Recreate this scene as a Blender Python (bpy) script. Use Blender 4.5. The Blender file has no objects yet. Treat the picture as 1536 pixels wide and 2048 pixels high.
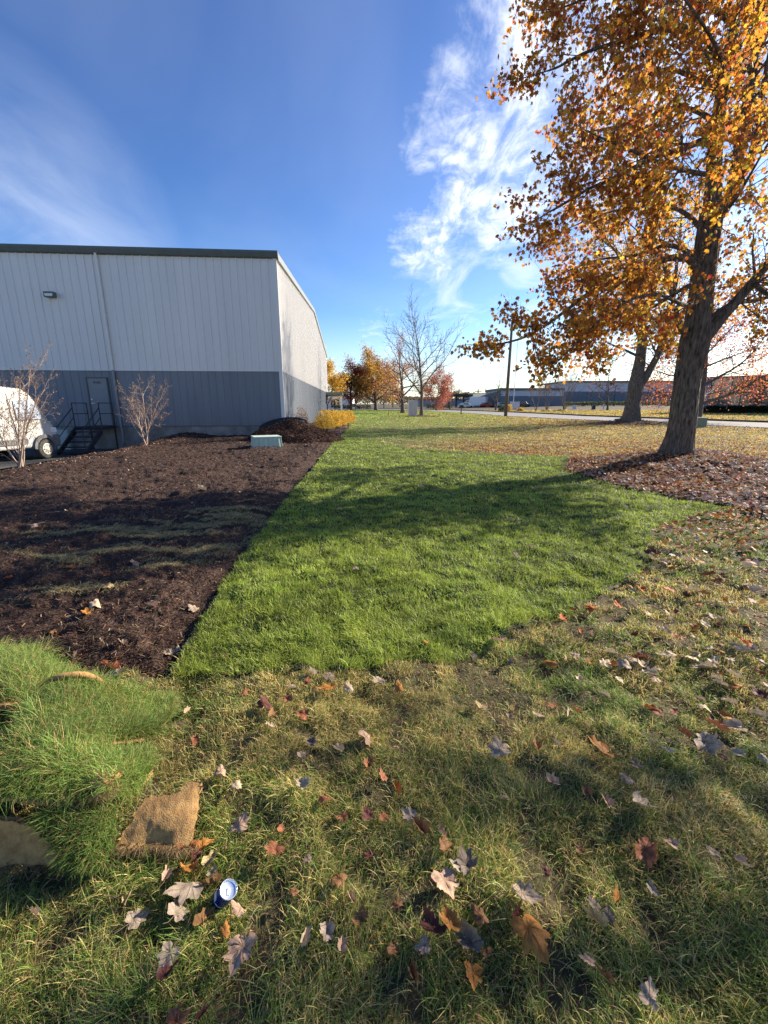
import bpy, bmesh, math, random
import numpy as np
from mathutils import Vector, Matrix

# ------------------------------------------------------------ camera, sky, sun, exposure
F = 860.0; PITCH = math.radians(14.1); EYE = 1.5
CP, SP = math.cos(PITCH), math.sin(PITCH)
SUN_AZ = math.atan2(.885, .466)          # from +Y towards +X
SUN_EL = math.radians(25)
scene = bpy.context.scene
cam_d = bpy.data.cameras.new('camera'); cam = bpy.data.objects.new('camera', cam_d)
scene.collection.objects.link(cam); scene.camera = cam
cam.location = (0, 0, EYE); cam.rotation_euler = (math.radians(90) - PITCH, 0, 0)
cam_d.sensor_fit = 'VERTICAL'; cam_d.sensor_height = 24; cam_d.lens = 24 * F / 2048
cam_d.clip_start = 0.05; cam_d.clip_end = 3000
scene.view_settings.view_transform = 'Standard'; scene.view_settings.look = 'None'
scene.view_settings.gamma = 1; scene.view_settings.exposure = 1.36
scene.cycles.max_bounces = 6; scene.cycles.diffuse_bounces = 3; scene.cycles.transmission_bounces = 4
scene.cycles.transparent_max_bounces = 4; scene.cycles.glossy_bounces = 2
scene.cycles.use_denoising = True; scene.cycles.denoising_prefilter = 'NONE'; scene.cycles.denoising_input_passes = 'RGB_ALBEDO_NORMAL'
scene.cycles.sample_clamp_indirect = 6

def ray(px, py):
    u = 1024 - py
    return np.array([px - 768, F * CP + u * SP, u * CP - F * SP])
def P(px, py, Y):
    r = ray(px, py); t = Y / r[1]
    return np.array([r[0] * t, Y, EYE + r[2] * t])
def GZ(px, py, z):
    r = ray(px, py); t = (z - EYE) / r[2]
    return np.array([r[0] * t, r[1] * t, z])

world = bpy.data.worlds.new('World'); scene.world = world; world.use_nodes = True
wn, wl = world.node_tree.nodes, world.node_tree.links
wn.clear()
def wnode(t, **k):
    n = wn.new(t)
    for a, b in k.items(): setattr(n, a, b)
    return n
def wmath(op, a, b=None, c=None, clamp=False):
    n = wnode('ShaderNodeMath', operation=op, use_clamp=clamp)
    for i, v in enumerate((a, b, c)):
        if v is None: continue
        if hasattr(v, 'is_output'): wl.new(v, n.inputs[i])
        else: n.inputs[i].default_value = v
    return n.outputs[0]
sky = wnode('ShaderNodeTexSky', sky_type='NISHITA'); sky.sun_disc = False
sky.sun_elevation = SUN_EL; sky.sun_rotation = SUN_AZ
sky.air_density = 1.0; sky.dust_density = 0.6; sky.ozone_density = 3.0; sky.altitude = 200
tc = wnode('ShaderNodeTexCoord'); sep = wnode('ShaderNodeSeparateXYZ')
wl.new(tc.outputs['Generated'], sep.inputs[0])
zz = wmath('ADD', wmath('MAXIMUM', sep.outputs[2], 0.0), 0.12)
comb = wnode('ShaderNodeCombineXYZ')
wl.new(wmath('DIVIDE', sep.outputs[0], zz), comb.inputs[0]); wl.new(wmath('DIVIDE', sep.outputs[1], zz), comb.inputs[1])
def wnoise(scale, detail, rough, dist, sx=1, sy=1, rot=0, off=(0, 0, 0)):
    mp = wnode('ShaderNodeMapping'); mp.inputs['Scale'].default_value = (sx, sy, 1)
    mp.inputs['Rotation'].default_value = (0, 0, rot); mp.inputs['Location'].default_value = off
    wl.new(comb.outputs[0], mp.inputs[0])
    n = wnode('ShaderNodeTexNoise'); n.inputs['Scale'].default_value = scale; n.inputs['Detail'].default_value = detail
    n.inputs['Roughness'].default_value = rough; n.inputs['Distortion'].default_value = dist
    wl.new(mp.outputs[0], n.inputs['Vector']); return n.outputs[0]
def wdot(px, py, lo, hi):      # 0..1 lobe of sky around the direction seen at a given bearing and height
    d = ray(px, py); d = d / np.linalg.norm(d)
    n = wnode('ShaderNodeVectorMath', operation='DOT_PRODUCT'); wl.new(tc.outputs['Generated'], n.inputs[0])
    n.inputs[1].default_value = tuple(d)
    m = wnode('ShaderNodeMapRange', interpolation_type='SMOOTHSTEP'); wl.new(n.outputs['Value'], m.inputs[0])
    m.inputs[1].default_value = math.cos(math.radians(hi)); m.inputs[2].default_value = math.cos(math.radians(lo))
    return m.outputs[0]
def wrange(v, a, b, c=0, d=1):
    m = wnode('ShaderNodeMapRange', interpolation_type='SMOOTHSTEP'); wl.new(v, m.inputs[0])
    for i, x in zip((1, 2, 3, 4), (a, b, c, d)): m.inputs[i].default_value = x
    return m.outputs[0]
fib = wnoise(2.6, 9, .62, .9, 1.0, .55, .7)
puf = wnoise(5.2, 9, .6, .5, 1, 1, .2, (3, 1, 0))
veil = wnoise(.9, 5, .5, .4, 1, .5, -.5, (7, 2, 0))
big = wmath('MAXIMUM', wdot(1230, 60, 5, 19), wmath('MAXIMUM', wmath('MULTIPLY', wdot(1020, 290, 3, 15), .92), wmath('MULTIPLY', wdot(1330, 420, 6, 22), .55)))
big = wmath('MAXIMUM', big, wmath('MULTIPLY', wdot(850, 485, 1, 6), .8))
big = wmath('MAXIMUM', big, wmath('MULTIPLY', wdot(770, 665, 1, 5), .6))
lft = wmath('MULTIPLY', wdot(-60, 570, 0, 22), .40)
mid = wmath('MULTIPLY', wdot(1000, 620, 4, 16), .5)
tex = wmath('ADD', wmath('MULTIPLY', fib, .6), wmath('MULTIPLY', puf, .4))
c1 = wmath('MULTIPLY', wrange(wmath('ADD', tex, wmath('MULTIPLY', big, .30)), .585, .90), wmath('MULTIPLY', wrange(big, 0, .5), wmath('ADD', .30, wmath('MULTIPLY', wrange(wnoise(9.5, 8, .7, 1.2, 1.0, .45, .9, (1, 5, 0)), .36, .62), .70))))
c2 = wmath('MULTIPLY', wrange(wmath('ADD', wmath('MULTIPLY', fib, .35), wmath('MULTIPLY', veil, .65)), .28, .72), lft)
c3 = wmath('MULTIPLY', wrange(fib, .42, .7), mid)
c4 = wmath('MULTIPLY', wrange(veil, .42, .8), .10)
hz = wmath('MULTIPLY', wrange(sep.outputs[2], .20, .0), .30)
cl = wmath('MAXIMUM', wmath('MAXIMUM', c1, c2), wmath('MAXIMUM', c3, wmath('MAXIMUM', c4, hz)))
mix = wnode('ShaderNodeMix', data_type='RGBA')
gm = wnode('ShaderNodeGamma'); gm.inputs[1].default_value = 1.28
hs = wnode('ShaderNodeHueSaturation'); hs.inputs['Saturation'].default_value = 1.12; hs.inputs['Value'].default_value = .66; hs.inputs['Hue'].default_value = .508
wl.new(sky.outputs[0], gm.inputs[0]); wl.new(gm.outputs[0], hs.inputs['Color'])
wl.new(cl, mix.inputs[0]); wl.new(hs.outputs[0], mix.inputs[6]); mix.inputs[7].default_value = (6.3, 6.6, 7.2, 1)
bg = wnode('ShaderNodeBackground'); bg.inputs[1].default_value = 0.080
wl.new(mix.outputs[2], bg.inputs[0])
wo = wnode('ShaderNodeOutputWorld'); wl.new(bg.outputs[0], wo.inputs[0])

sl = bpy.data.lights.new('sun', 'SUN'); sl.energy = 5.0; sl.angle = math.radians(.53); sl.color = (1, .89, .72)
so = bpy.data.objects.new('sun', sl); scene.collection.objects.link(so)
sd = Vector((math.sin(SUN_AZ) * math.cos(SUN_EL), math.cos(SUN_AZ) * math.cos(SUN_EL), math.sin(SUN_EL)))
so.rotation_euler = sd.to_track_quat('Z', 'Y').to_euler()

# ------------------------------------------------------------ helpers
RNG = np.random.default_rng(7); random.seed(7)
_tab = np.random.default_rng(3).random((256, 256))
def vnoise(x, y, s=1.0, seed=0):
    x = np.asarray(x, float) * s + seed * 17.3 + 500; y = np.asarray(y, float) * s + seed * 9.7 + 500
    xi = np.floor(x).astype(int); yi = np.floor(y).astype(int); fx = x - xi; fy = y - yi
    fx = fx * fx * (3 - 2 * fx); fy = fy * fy * (3 - 2 * fy)
    g = lambda a, b: _tab[a % 256, b % 256]
    return (g(xi, yi) * (1 - fx) + g(xi + 1, yi) * fx) * (1 - fy) + (g(xi, yi + 1) * (1 - fx) + g(xi + 1, yi + 1) * fx) * fy
def fbm(x, y, s=1.0, o=3, seed=0):
    v = 0; a = .5; n = 0
    for i in range(o): v = v + a * vnoise(x, y, s * 2 ** i, seed + i); n += a; a *= .5
    return v / n
def sstep(a, b, x):
    t = np.clip((np.asarray(x, float) - a) / (b - a), 0, 1); return t * t * (3 - 2 * t)

def tag(o, label=None, cat=None, group=None, kind=None):
    if label: o['label'] = label
    if cat: o['category'] = cat
    if group: o['group'] = group
    if kind: o['kind'] = kind
    return o
def link(o, parent=None):
    scene.collection.objects.link(o)
    if parent is not None: o.parent = parent
    return o
def empty(name, loc=(0, 0, 0), rz=0, label=None, cat=None, group=None):
    o = bpy.data.objects.new(name, None); link(o); o.location = loc; o.rotation_euler = (0, 0, rz)
    o.empty_display_size = .1
    return tag(o, label, cat, group)

# materials -----------------------------------------------------------------
_mats = {}
def mat(name, col, rough=.7, col2=None, scale=8, amt=None, bump=0, bscale=40, metal=0, trans=0, spec=.3, attr=None, stretch=None, detail=5, bdist=.01, emit=None):
    if name in _mats: return _mats[name]
    m = bpy.data.materials.new(name); m.use_nodes = True; nt = m.node_tree; N, L = nt.nodes, nt.links
    b = N['Principled BSDF']; b.inputs['Roughness'].default_value = rough; b.inputs['Metallic'].default_value = metal
    b.inputs['Specular IOR Level'].default_value = spec
    c4 = lambda c: (c[0], c[1], c[2], 1)
    tcn = N.new('ShaderNodeTexCoord'); src = tcn.outputs['Object']
    if stretch:
        mp = N.new('ShaderNodeMapping'); mp.inputs['Scale'].default_value = stretch; L.new(src, mp.inputs[0]); src = mp.outputs[0]
    out = None
    if attr:
        a = N.new('ShaderNodeAttribute'); a.attribute_name = attr; out = a.outputs['Color']
    if col2 is not None:
        n = N.new('ShaderNodeTexNoise'); n.inputs['Scale'].default_value = scale; n.inputs['Detail'].default_value = detail
        n.inputs['Roughness'].default_value = .65; L.new(src, n.inputs['Vector'])
        r = N.new('ShaderNodeMapRange'); r.inputs[1].default_value = .33; r.inputs[2].default_value = .67; L.new(n.outputs[0], r.inputs[0])
        mx = N.new('ShaderNodeMix'); mx.data_type = 'RGBA'; L.new(r.outputs[0], mx.inputs[0])
        if out is not None:
            L.new(out, mx.inputs[6]); mu = N.new('ShaderNodeMix'); mu.data_type = 'RGBA'; mu.blend_type = 'MULTIPLY'; mu.inputs[0].default_value = 1
            L.new(out, mu.inputs[6]); mu.inputs[7].default_value = c4(col2); L.new(mu.outputs[2], mx.inputs[7])
        else:
            mx.inputs[6].default_value = c4(col); mx.inputs[7].default_value = c4(col2)
        out = mx.outputs[2]
    if out is not None: L.new(out, b.inputs['Base Color'])
    else: b.inputs['Base Color'].default_value = c4(col)
    if bump:
        n2 = N.new('ShaderNodeTexNoise'); n2.inputs['Scale'].default_value = bscale; n2.inputs['Detail'].default_value = 6; L.new(src, n2.inputs['Vector'])
        bp = N.new('ShaderNodeBump'); bp.inputs['Strength'].default_value = bump; bp.inputs['Distance'].default_value = bdist
        L.new(n2.outputs[0], bp.inputs['Height']); L.new(bp.outputs[0], b.inputs['Normal'])
    if trans:
        t = N.new('ShaderNodeBsdfTranslucent'); ms = N.new('ShaderNodeMixShader'); ms.inputs[0].default_value = trans
        if out is not None: L.new(out, t.inputs[0])
        else: t.inputs[0].default_value = c4(col)
        L.new(b.outputs[0], ms.inputs[1]); L.new(t.outputs[0], ms.inputs[2]); L.new(ms.outputs[0], N['Material Output'].inputs[0])
    _mats[name] = m; return m

def big_mesh(name, V, T, m, parent=None, col=None, smooth=False, nper=3):
    me = bpy.data.meshes.new(name); V = np.asarray(V, np.float32).reshape(-1, 3); T = np.asarray(T, np.int32).reshape(-1, nper)
    me.vertices.add(len(V)); me.vertices.foreach_set('co', V.ravel())
    me.loops.add(T.size); me.loops.foreach_set('vertex_index', T.ravel())
    me.polygons.add(len(T)); me.polygons.foreach_set('loop_start', np.arange(0, T.size, nper, dtype=np.int32))
    me.polygons.foreach_set('use_smooth', np.full(len(T), bool(smooth)))
    if col is not None:
        a = me.color_attributes.new('Col', 'FLOAT_COLOR', 'POINT')
        c = np.ones((len(V), 4), np.float32); c[:, :3] = col; a.data.foreach_set('color', c.ravel())
    me.update(calc_edges=True); me.validate()
    if m: me.materials.append(m)
    return link(bpy.data.objects.new(name, me), parent)

class MB:
    def __init__(s): s.v = []; s.f = []
    def add(s, v, f):
        o = len(s.v); s.v += [tuple(map(float, p)) for p in v]; s.f += [tuple(i + o for i in q) for q in f]; return s
    def box(s, a, b, ch=0):
        x0, y0, z0 = a; x1, y1, z1 = b
        if ch <= 0:
            return s.add([(x0,y0,z0),(x1,y0,z0),(x1,y1,z0),(x0,y1,z0),(x0,y0,z1),(x1,y0,z1),(x1,y1,z1),(x0,y1,z1)],
                     [(0,3,2,1),(4,5,6,7),(0,1,5,4),(1,2,6,5),(2,3,7,6),(3,0,4,7)])
        bm = bmesh.new(); bmesh.ops.create_cube(bm, size=1)
        for v in bm.verts: v.co = Vector(((x0+x1)/2 + v.co.x*(x1-x0), (y0+y1)/2 + v.co.y*(y1-y0), (z0+z1)/2 + v.co.z*(z1-z0)))
        bmesh.ops.bevel(bm, geom=bm.edges[:], offset=ch, segments=2, affect='EDGES', profile=.5)
        bm.verts.index_update(); s.add([v.co for v in bm.verts], [[v.index for v in f.verts] for f in bm.faces]); bm.free(); return s
    def tube(s, pts, r, n=8, cap=True):
        pts = [Vector(p) for p in pts]; m = len(pts)
        rr = r if hasattr(r, '__len__') else [r] * m
        o = len(s.v); up = Vector((0, 0, 1)); prev = None
        for i, p in enumerate(pts):
            d = (pts[min(i+1, m-1)] - pts[max(i-1, 0)]).normalized()
            if prev is None:
                a = d.cross(up if abs(d.z) < .9 else Vector((1, 0, 0))).normalized()
            else:
                a = (prev - d * prev.dot(d)).normalized()
            prev = a; b = d.cross(a)
            for k in range(n):
                t = 2 * math.pi * k / n
                s.v.append(tuple(p + a * (rr[i] * math.cos(t)) + b * (rr[i] * math.sin(t))))
        for i in range(m - 1):
            for k in range(n):
                k2 = (k + 1) % n
                s.f.append((o+i*n+k, o+i*n+k2, o+(i+1)*n+k2, o+(i+1)*n+k))
        if cap:
            s.f.append(tuple(o + k for k in range(n))[::-1]); s.f.append(tuple(o + (m-1)*n + k for k in range(n)))
        return s
    def lathe(s, prof, c=(0, 0, 0), n=24, ax='z'):
        o = len(s.v)
        for r, h in prof:
            for k in range(n):
                t = 2*math.pi*k/n; x, y = r*math.cos(t), r*math.sin(t)
                p = (x, y, h) if ax == 'z' else ((x, h, y) if ax == 'y' else (h, x, y))
                s.v.append((p[0]+c[0], p[1]+c[1], p[2]+c[2]))
        for i in range(len(prof)-1):
            for k in range(n):
                k2 = (k+1) % n; s.f.append((o+i*n+k, o+i*n+k2, o+(i+1)*n+k2, o+(i+1)*n+k))
        s.f.append(tuple(o+k for k in range(n))[::-1]); s.f.append(tuple(o+(len(prof)-1)*n+k for k in range(n)))
        return s
    def prism(s, poly, y0, y1):       # poly in (x,z), extruded along y
        n = len(poly); o = len(s.v)
        s.v += [(x, y0, z) for x, z in poly] + [(x, y1, z) for x, z in poly]
        s.f.append(tuple(o+i for i in range(n))); s.f.append(tuple(o+n+i for i in range(n))[::-1])
        for i in range(n):
            j = (i+1) % n; s.f.append((o+j, o+i, o+n+i, o+n+j))
        return s
    def build(s, name, m, parent=None, smooth=False, bevel=0):
        me = bpy.data.meshes.new(name); me.from_pydata(s.v, [], s.f)
        bm = bmesh.new(); bm.from_mesh(me); bmesh.ops.recalc_face_normals(bm, faces=bm.faces[:])
        bm.to_mesh(me); bm.free()
        me.polygons.foreach_set('use_smooth', [bool(smooth)] * len(me.polygons))
        if m: me.materials.append(m)
        o = link(bpy.data.objects.new(name, me), parent)
        if bevel:
            md = o.modifiers.new('bevel', 'BEVEL'); md.width = bevel; md.segments = 3; md.limit_method = 'ANGLE'
        return o

# ------------------------------------------------------------ terrain
BED_EDGE = [GZ(px, py, 0)[:2] for px, py in ((333,1345),(430,1195),(495,1100),(570,1005),(620,945),(665,888),(700,856))]
BED_EDGE.append(np.array([-2.9, 36.]))
TREE = np.array([7.15, 10.5]); TREE2 = np.array([18.3, 32.5]); MID = np.array([4.25, 50.])
def mound(x, y, c, rx, ry, h, p=1.0):
    d = ((x - c[0]) / rx) ** 2 + ((y - c[1]) / ry) ** 2
    return h * np.exp(-d * 2.2) * (d < 4)
def terr(x, y):
    x = np.asarray(x, float); y = np.asarray(y, float)
    z = .003 * np.clip(y - 10, 0, 50)
    z = z - .56 * (1 - sstep(-12.2, -8.2, x)) * sstep(6, 11, y) * (y < 70)
    z = z + .22 * sstep(-7, -9.4, x) * sstep(-11.5, -9.4, x) * sstep(16, 20, y) * sstep(24, 21, y)
    z = z + mound(x, y, TREE, 3.4, 2.3, .33) + mound(x, y, TREE2, 3.2, 2.4, .30) + mound(x, y, MID, 2.6, 2.0, .12)
    # the far side of the road rises gently
    u = (x - 12) * .93 + (y - 60) * .38
    z = z + 1.0 * sstep(14, 95, u) * (y > 15)
    z = z + (fbm(x, y, .35, 2, 5) - .5) * .05
    return z
def relief(x, y):
    return (fbm(x, y, 2.2, 3, 11) - .5) * .10 + (fbm(x, y, 8, 2, 12) - .5) * .045
def bedrelief(x, y):
    return (fbm(x, y, 1.3, 4, 21) - .5) * .15 + (fbm(x * .4, y * 1.7, 3.2, 3, 25) - .5) * .11 + (fbm(x, y, 14, 2, 23) - .5) * .055
def gz(x, y): return terr(x, y) + relief(x, y)
def G(px, py, it=12):
    z = 0.0
    for _ in range(it):
        p = GZ(px, py, z); z = float(terr(p[0], p[1]))
    return GZ(px, py, z)
def inpoly(x, y, poly):
    x = np.asarray(x); y = np.asarray(y); c = np.zeros(x.shape, bool); n = len(poly)
    for i in range(n):
        x0, y0 = poly[i][:2]; x1, y1 = poly[(i+1) % n][:2]
        if y0 == y1: continue
        c ^= ((y0 > y) != (y1 > y)) & (x < (x1 - x0) * (y - y0) / (y1 - y0) + x0)
    return c
def polydist(x, y, poly, closed=True):
    d = np.full(np.shape(x), 1e9); n = len(poly)
    for i in range(n if closed else n - 1):
        a = np.array(poly[i][:2]); b = np.array(poly[(i+1) % n][:2]); ab = b - a; L = ab @ ab + 1e-12
        t = np.clip(((x - a[0]) * ab[0] + (y - a[1]) * ab[1]) / L, 0, 1)
        d = np.minimum(d, np.hypot(x - a[0] - t * ab[0], y - a[1] - t * ab[1]))
    return d
SOD = BED_EDGE[:7] + [np.array([-2.2, 30.]), np.array([-1.2, 31.])] + [G(px, py)[:2] for px, py in (
    (712,872),(760,886),(820,898),(900,903),(1000,908),(1140,914),(1128,942),(1180,957),(1250,976),(1380,1000),(1480,1016),(1400,1032),
    (1310,1060),(1288,1100),(1280,1140),(1250,1162),(1200,1190),(1150,1215),(1080,1243),(1010,1272),(930,1308),(830,1322),(700,1340),(600,1347),(450,1350))]
BED = [GZ(333,1345,0)[:2], GZ(200,1343,0)[:2], GZ(110,1322,0)[:2], GZ(0,1278,0)[:2], GZ(-300,1180,0)[:2], np.array([-12.0, 4.0]), np.array([-12.1, 21.5]), np.array([-4.6, 22]),
       np.array([-6, 38]), np.array([-2.9, 38])] + BED_EDGE[:0:-1]
# radial grid sheets that hug the terrain
def sheet(name, m, hfun, mask=None, r0=.5, r1=60, nr=260, a0=-62, a1=62, na=300, cell=None):
    rr = np.geomspace(r0, r1, nr); aa = np.radians(np.linspace(a0, a1, na))
    R, A = np.meshgrid(rr, aa, indexing='ij'); X = R * np.sin(A); Y = R * np.cos(A); Z = hfun(X, Y)
    V = np.stack([X, Y, Z], -1).reshape(-1, 3)
    i, j = np.meshgrid(np.arange(nr - 1), np.arange(na - 1), indexing='ij')
    a = (i * na + j).ravel(); Q = np.stack([a, a + 1, a + na + 1, a + na], 1)
    if mask is not None:
        c = V[Q].mean(1); Q = Q[mask(c[:, 0], c[:, 1])]
    used = np.unique(Q); mp = -np.ones(len(V), int); mp[used] = np.arange(len(used))
    Q = mp[Q][:, ::-1]
    return big_mesh(name, V[used], Q, m, smooth=True, nper=4)
# ------------------------------------------------------------ ground, road, lot, beds
m_thatch = mat('thatch', (.050,.045,.020), .95, (.095,.065,.034), 14, bump=.8, bscale=60)
m_sodsoil = mat('sod_soil', (.028,.045,.012), .95, (.05,.06,.018), 10, bump=.8, bscale=60)
m_mulch = mat('mulch', (.036,.020,.015), .95, (.075,.043,.031), 9, bump=1, bscale=45, detail=8, bdist=.03)
m_asph = mat('asphalt', (.055,.057,.062), .9, (.075,.077,.08), 30, bump=.4, bscale=200)
m_road = mat('road_surface', (.20,.195,.19), .9, (.26,.25,.24), 12, bump=.3, bscale=100)
m_kerb = mat('kerb_concrete', (.30,.29,.27), .9, (.36,.35,.33), 10)

ground = sheet('ground', m_thatch, lambda x, y: gz(x, y) - .004 - .10 * inpoly(x, y, BED) * (y < 36) - .12 * (x < -11.9) * (y < 70) * (y > 3), r0=.3, r1=1800, nr=420, na=360, a0=-75, a1=75)
tag(ground, kind='structure')
lotm = MB()
lot_pts = [(-60,-4),(-12.05,-4),(-12.05,21),(-60,24)]
o = MB().add([(x, y, -.48) for x, y in lot_pts], [(0,1,2,3)]).build('parking_lot', m_asph); tag(o, kind='structure')
o = sheet('sod_lawn', m_sodsoil, lambda x, y: gz(x, y) + .012, lambda x, y: inpoly(x, y, SOD), r0=1.5, r1=36, nr=260, na=420, a0=-35, a1=50); tag(o, kind='structure')
BEDD = lambda x, y: np.clip(polydist(x, y, BED) / .35, 0, 1)
HEAP = np.array([-3.75, 18.3])
def heap(x, y):
    d = np.sqrt(((x - HEAP[0]) / 2.15) ** 2 + ((y - HEAP[1]) / 1.7) ** 2)
    return np.clip(1 - d, 0, 1) ** .8 * .86 * sstep(1.02, .8, d)
def bedz(x, y):
    return terr(x, y) + bedrelief(x, y) * BEDD(x, y) - .035 * (1 - BEDD(x, y)) + .015 * BEDD(x, y)
o = sheet('mulch_bed', m_mulch, bedz, lambda x, y: inpoly(x, y, BED), r0=1.8, r1=40, nr=420, na=460, a0=-60, a1=2); tag(o, kind='structure')
# mulch ring round the big tree
RING = [G(px, py)[:2] for px, py in ((1128,942),(1140,920),(1200,914),(1290,906),(1380,900),(1460,905),(1560,930),(1700,975),(1700,1090),(1560,1050),(1480,1018),(1380,1000),(1250,976),(1180,957))]
o = sheet('tree_mulch_ring', m_mulch, lambda x, y: gz(x, y) + .02 + (fbm(x, y, 6, 3, 9) - .5) * .06, lambda x, y: inpoly(x, y, RING), r0=5, r1=22, nr=200, na=300, a0=10, a1=58); tag(o, kind='structure')
o = sheet('tree_mulch_ring', m_mulch, lambda x, y: gz(x, y) + .02, lambda x, y: (((x - TREE2[0])/3.3) ** 2 + ((y - TREE2[1])/2.1) ** 2) < 1, r0=26, r1=45, nr=60, na=260, a0=20, a1=42); tag(o, kind='structure')
o = sheet('tree_mulch_ring', m_mulch, lambda x, y: gz(x, y) + .02, lambda x, y: (((x - MID[0])/2.0) ** 2 + ((y - MID[1])/1.6) ** 2) < 1, r0=44, r1=56, nr=50, na=200, a0=-2, a1=12); tag(o, kind='structure')
# road: a ribbon between two curves
near = np.array([(46,-25),(33,3),(23.4,26.7),(18.2,39),(14.6,50),(12.3,68),(8.5,88),(0,106),(-16,118),(-60,128)], float)
def smooth_poly(p, k=8):
    out = []
    for i in range(len(p) - 1):
        p0 = p[max(i-1, 0)]; p1 = p[i]; p2 = p[i+1]; p3 = p[min(i+2, len(p)-1)]
        for t in np.linspace(0, 1, k, endpoint=False):
            out.append(.5 * ((2*p1) + (-p0+p2)*t + (2*p0-5*p1+4*p2-p3)*t*t + (-p0+3*p1-3*p2+p3)*t**3))
    return np.array(out + [p[-1]])
near = smooth_poly(near); dn = np.gradient(near, axis=0); dn /= np.linalg.norm(dn, axis=1)[:, None]
nrm = np.stack([dn[:, 1], -dn[:, 0]], 1)
def ribbon(name, o0, o1, dz, m, h=0):
    n = len(near); V = []; Fc = []
    offs = np.linspace(o0, o1, 5)
    for i in range(n):
        for o_ in offs:
            p = near[i] + nrm[i] * o_; V.append((p[0], p[1], float(terr(p[0], p[1])) + dz))
    for i in range(n-1):
        for j in range(4): Fc.append((i*5+j, i*5+j+1, (i+1)*5+j+1, (i+1)*5+j))
    if h:
        k = len(V); V += [(x, y, z - h) for x, y, z in V]
        for i in range(n-1):
            for j in (0, 4): Fc.append((i*5+j, (i+1)*5+j, k+(i+1)*5+j, k+i*5+j))
    o = MB().add(V, Fc).build(name, m); return tag(o, kind='structure')
ribbon('road', 0, 8.2, .05, m_road)
ribbon('kerb', -.17, -.005, .06, m_kerb, .1)
ribbon('kerb', 8.205, 8.38, .19, mat('kerb_dark', (.05,.05,.05), .9, (.09,.085,.08), 8), .3)

# ------------------------------------------------------------ warehouse
BA = math.radians(4.3); ca, sa = math.cos(BA), math.sin(BA)
C0 = np.array([-4.62, 20.4])
ex = np.array([ca, sa]); ey = np.array([-sa, ca])          # along the front wall (to the right) / into the building
wh = empty('warehouse', (C0[0], C0[1], 0), BA, 'long light grey metal warehouse with a darker grey lower band and a low gabled roof', 'warehouse')
WL, WD, ZF, ZB, ZE, ZR = 34., 40., .54, 2.95, 7.62, 9.35
m_up = mat('siding_light', (.70,.685,.66), .45, (.635,.625,.605), 1.2, spec=.3, stretch=(1,1,.12), detail=8)
m_lo = mat('siding_grey', (.19,.21,.24), .5, (.155,.175,.205), 1.2, spec=.3, stretch=(1,1,.15), detail=8)
m_trim = mat('trim_dark', (.085,.105,.10), .45, (.11,.13,.125), 3)
m_fnd = mat('foundation_concrete', (.30,.29,.28), .9, (.15,.14,.13), 1.6, bump=.3, bscale=30)
def ribbed(name, m, s0, s1, z0, top, period, rib, depth, side):
    pr = []; s = s0
    while s < s1 - 1e-6:
        e = min(s + period, s1)
        for ds, dd in ((0, 0), (period/2 - rib, 0), (period/2 - rib*.55, depth), (period/2 + rib*.55, depth), (period/2 + rib, 0)):
            if s + ds < e: pr.append((s + ds, dd))
        s = e
    pr.append((s1, 0))
    V = []; Fc = []
    for s, d in pr:
        for z in (z0, top(s) if callable(top) else top):
            V.append((s, -d, z) if side == 'f' else (d, s, z))
    for i in range(len(pr)-1):
        a = 2*i; Fc.append((a, a+2, a+3, a+1) if side == 'f' else (a, a+2, a+3, a+1))
    o = MB().add(V, Fc).build(name, m, wh)
    return o
gab = lambda s: ZE + (ZR - ZE) * (1 - abs(s - WD/2) / (WD/2)) - .05
ribbed('upper_siding', m_up, -WL, 0, ZB, ZE, .325, .035, .035, 'f')
ribbed('lower_siding', m_lo, -WL, 0, ZF, ZB-.01, .325, .03, .022, 'f')
ribbed('upper_siding', m_up, 0, WD, ZB, gab, .325, .035, .035, 's')
ribbed('lower_siding', m_lo, 0, WD, -.35, ZB-.01, .325, .03, .022, 's')
MB().box((-WL, .02, -1.2), (-.01, .3, ZF+.02)).build('foundation', m_fnd, wh)
MB().box((-WL, -.05, ZB-.03), (.05, .0, ZB+.01)).build('band_flashing', m_up, wh)
MB().box((-.12, -.045, ZF), (.042, -.001, ZE)).build('corner_trim', m_up, wh)
MB().box((-WL, -.012, ZF-.035), (-.0, .015, ZF)).build('base_flashing', m_trim, wh)
# back and far walls, roof
MB().add([(-WL,.05,-1),(-WL,WD,-1),(-WL,WD,ZE),(-WL,WD/2,ZR),(-WL,.05,ZE)], [(0,1,2,3,4)]).add([(-WL,WD,-1),(0,WD,-1),(0,WD,ZE),(-WL,WD,ZE)], [(0,1,2,3)]).build('rear_wall', m_up, wh)
m_roof = mat('roof_metal', (.40,.42,.43), .4, (.46,.47,.48), 2, metal=.3)
MB().add([(-WL-.1,-.05,ZE+.02),(.08,-.05,ZE+.02),(.08,WD/2,ZR+.05),(-WL-.1,WD/2,ZR+.05),(-WL-.1,WD+.05,ZE+.02),(.08,WD+.05,ZE+.02)], [(0,1,2,3),(3,2,5,4)]).build('roof', m_roof, wh)
gt = MB().prism([(-.0,ZE-.13),(-.14,ZE-.10),(-.20,ZE+.06),(-.20,ZE+.14),(0,ZE+.14)], -1, 0)   # gutter section in (x=y, z)
gt.v = [(-WL + (WL+.12) * (y+1), x - .002, z) for x, y, z in gt.v]
gt.build('gutter', m_trim, wh)
rk = MB()
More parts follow.
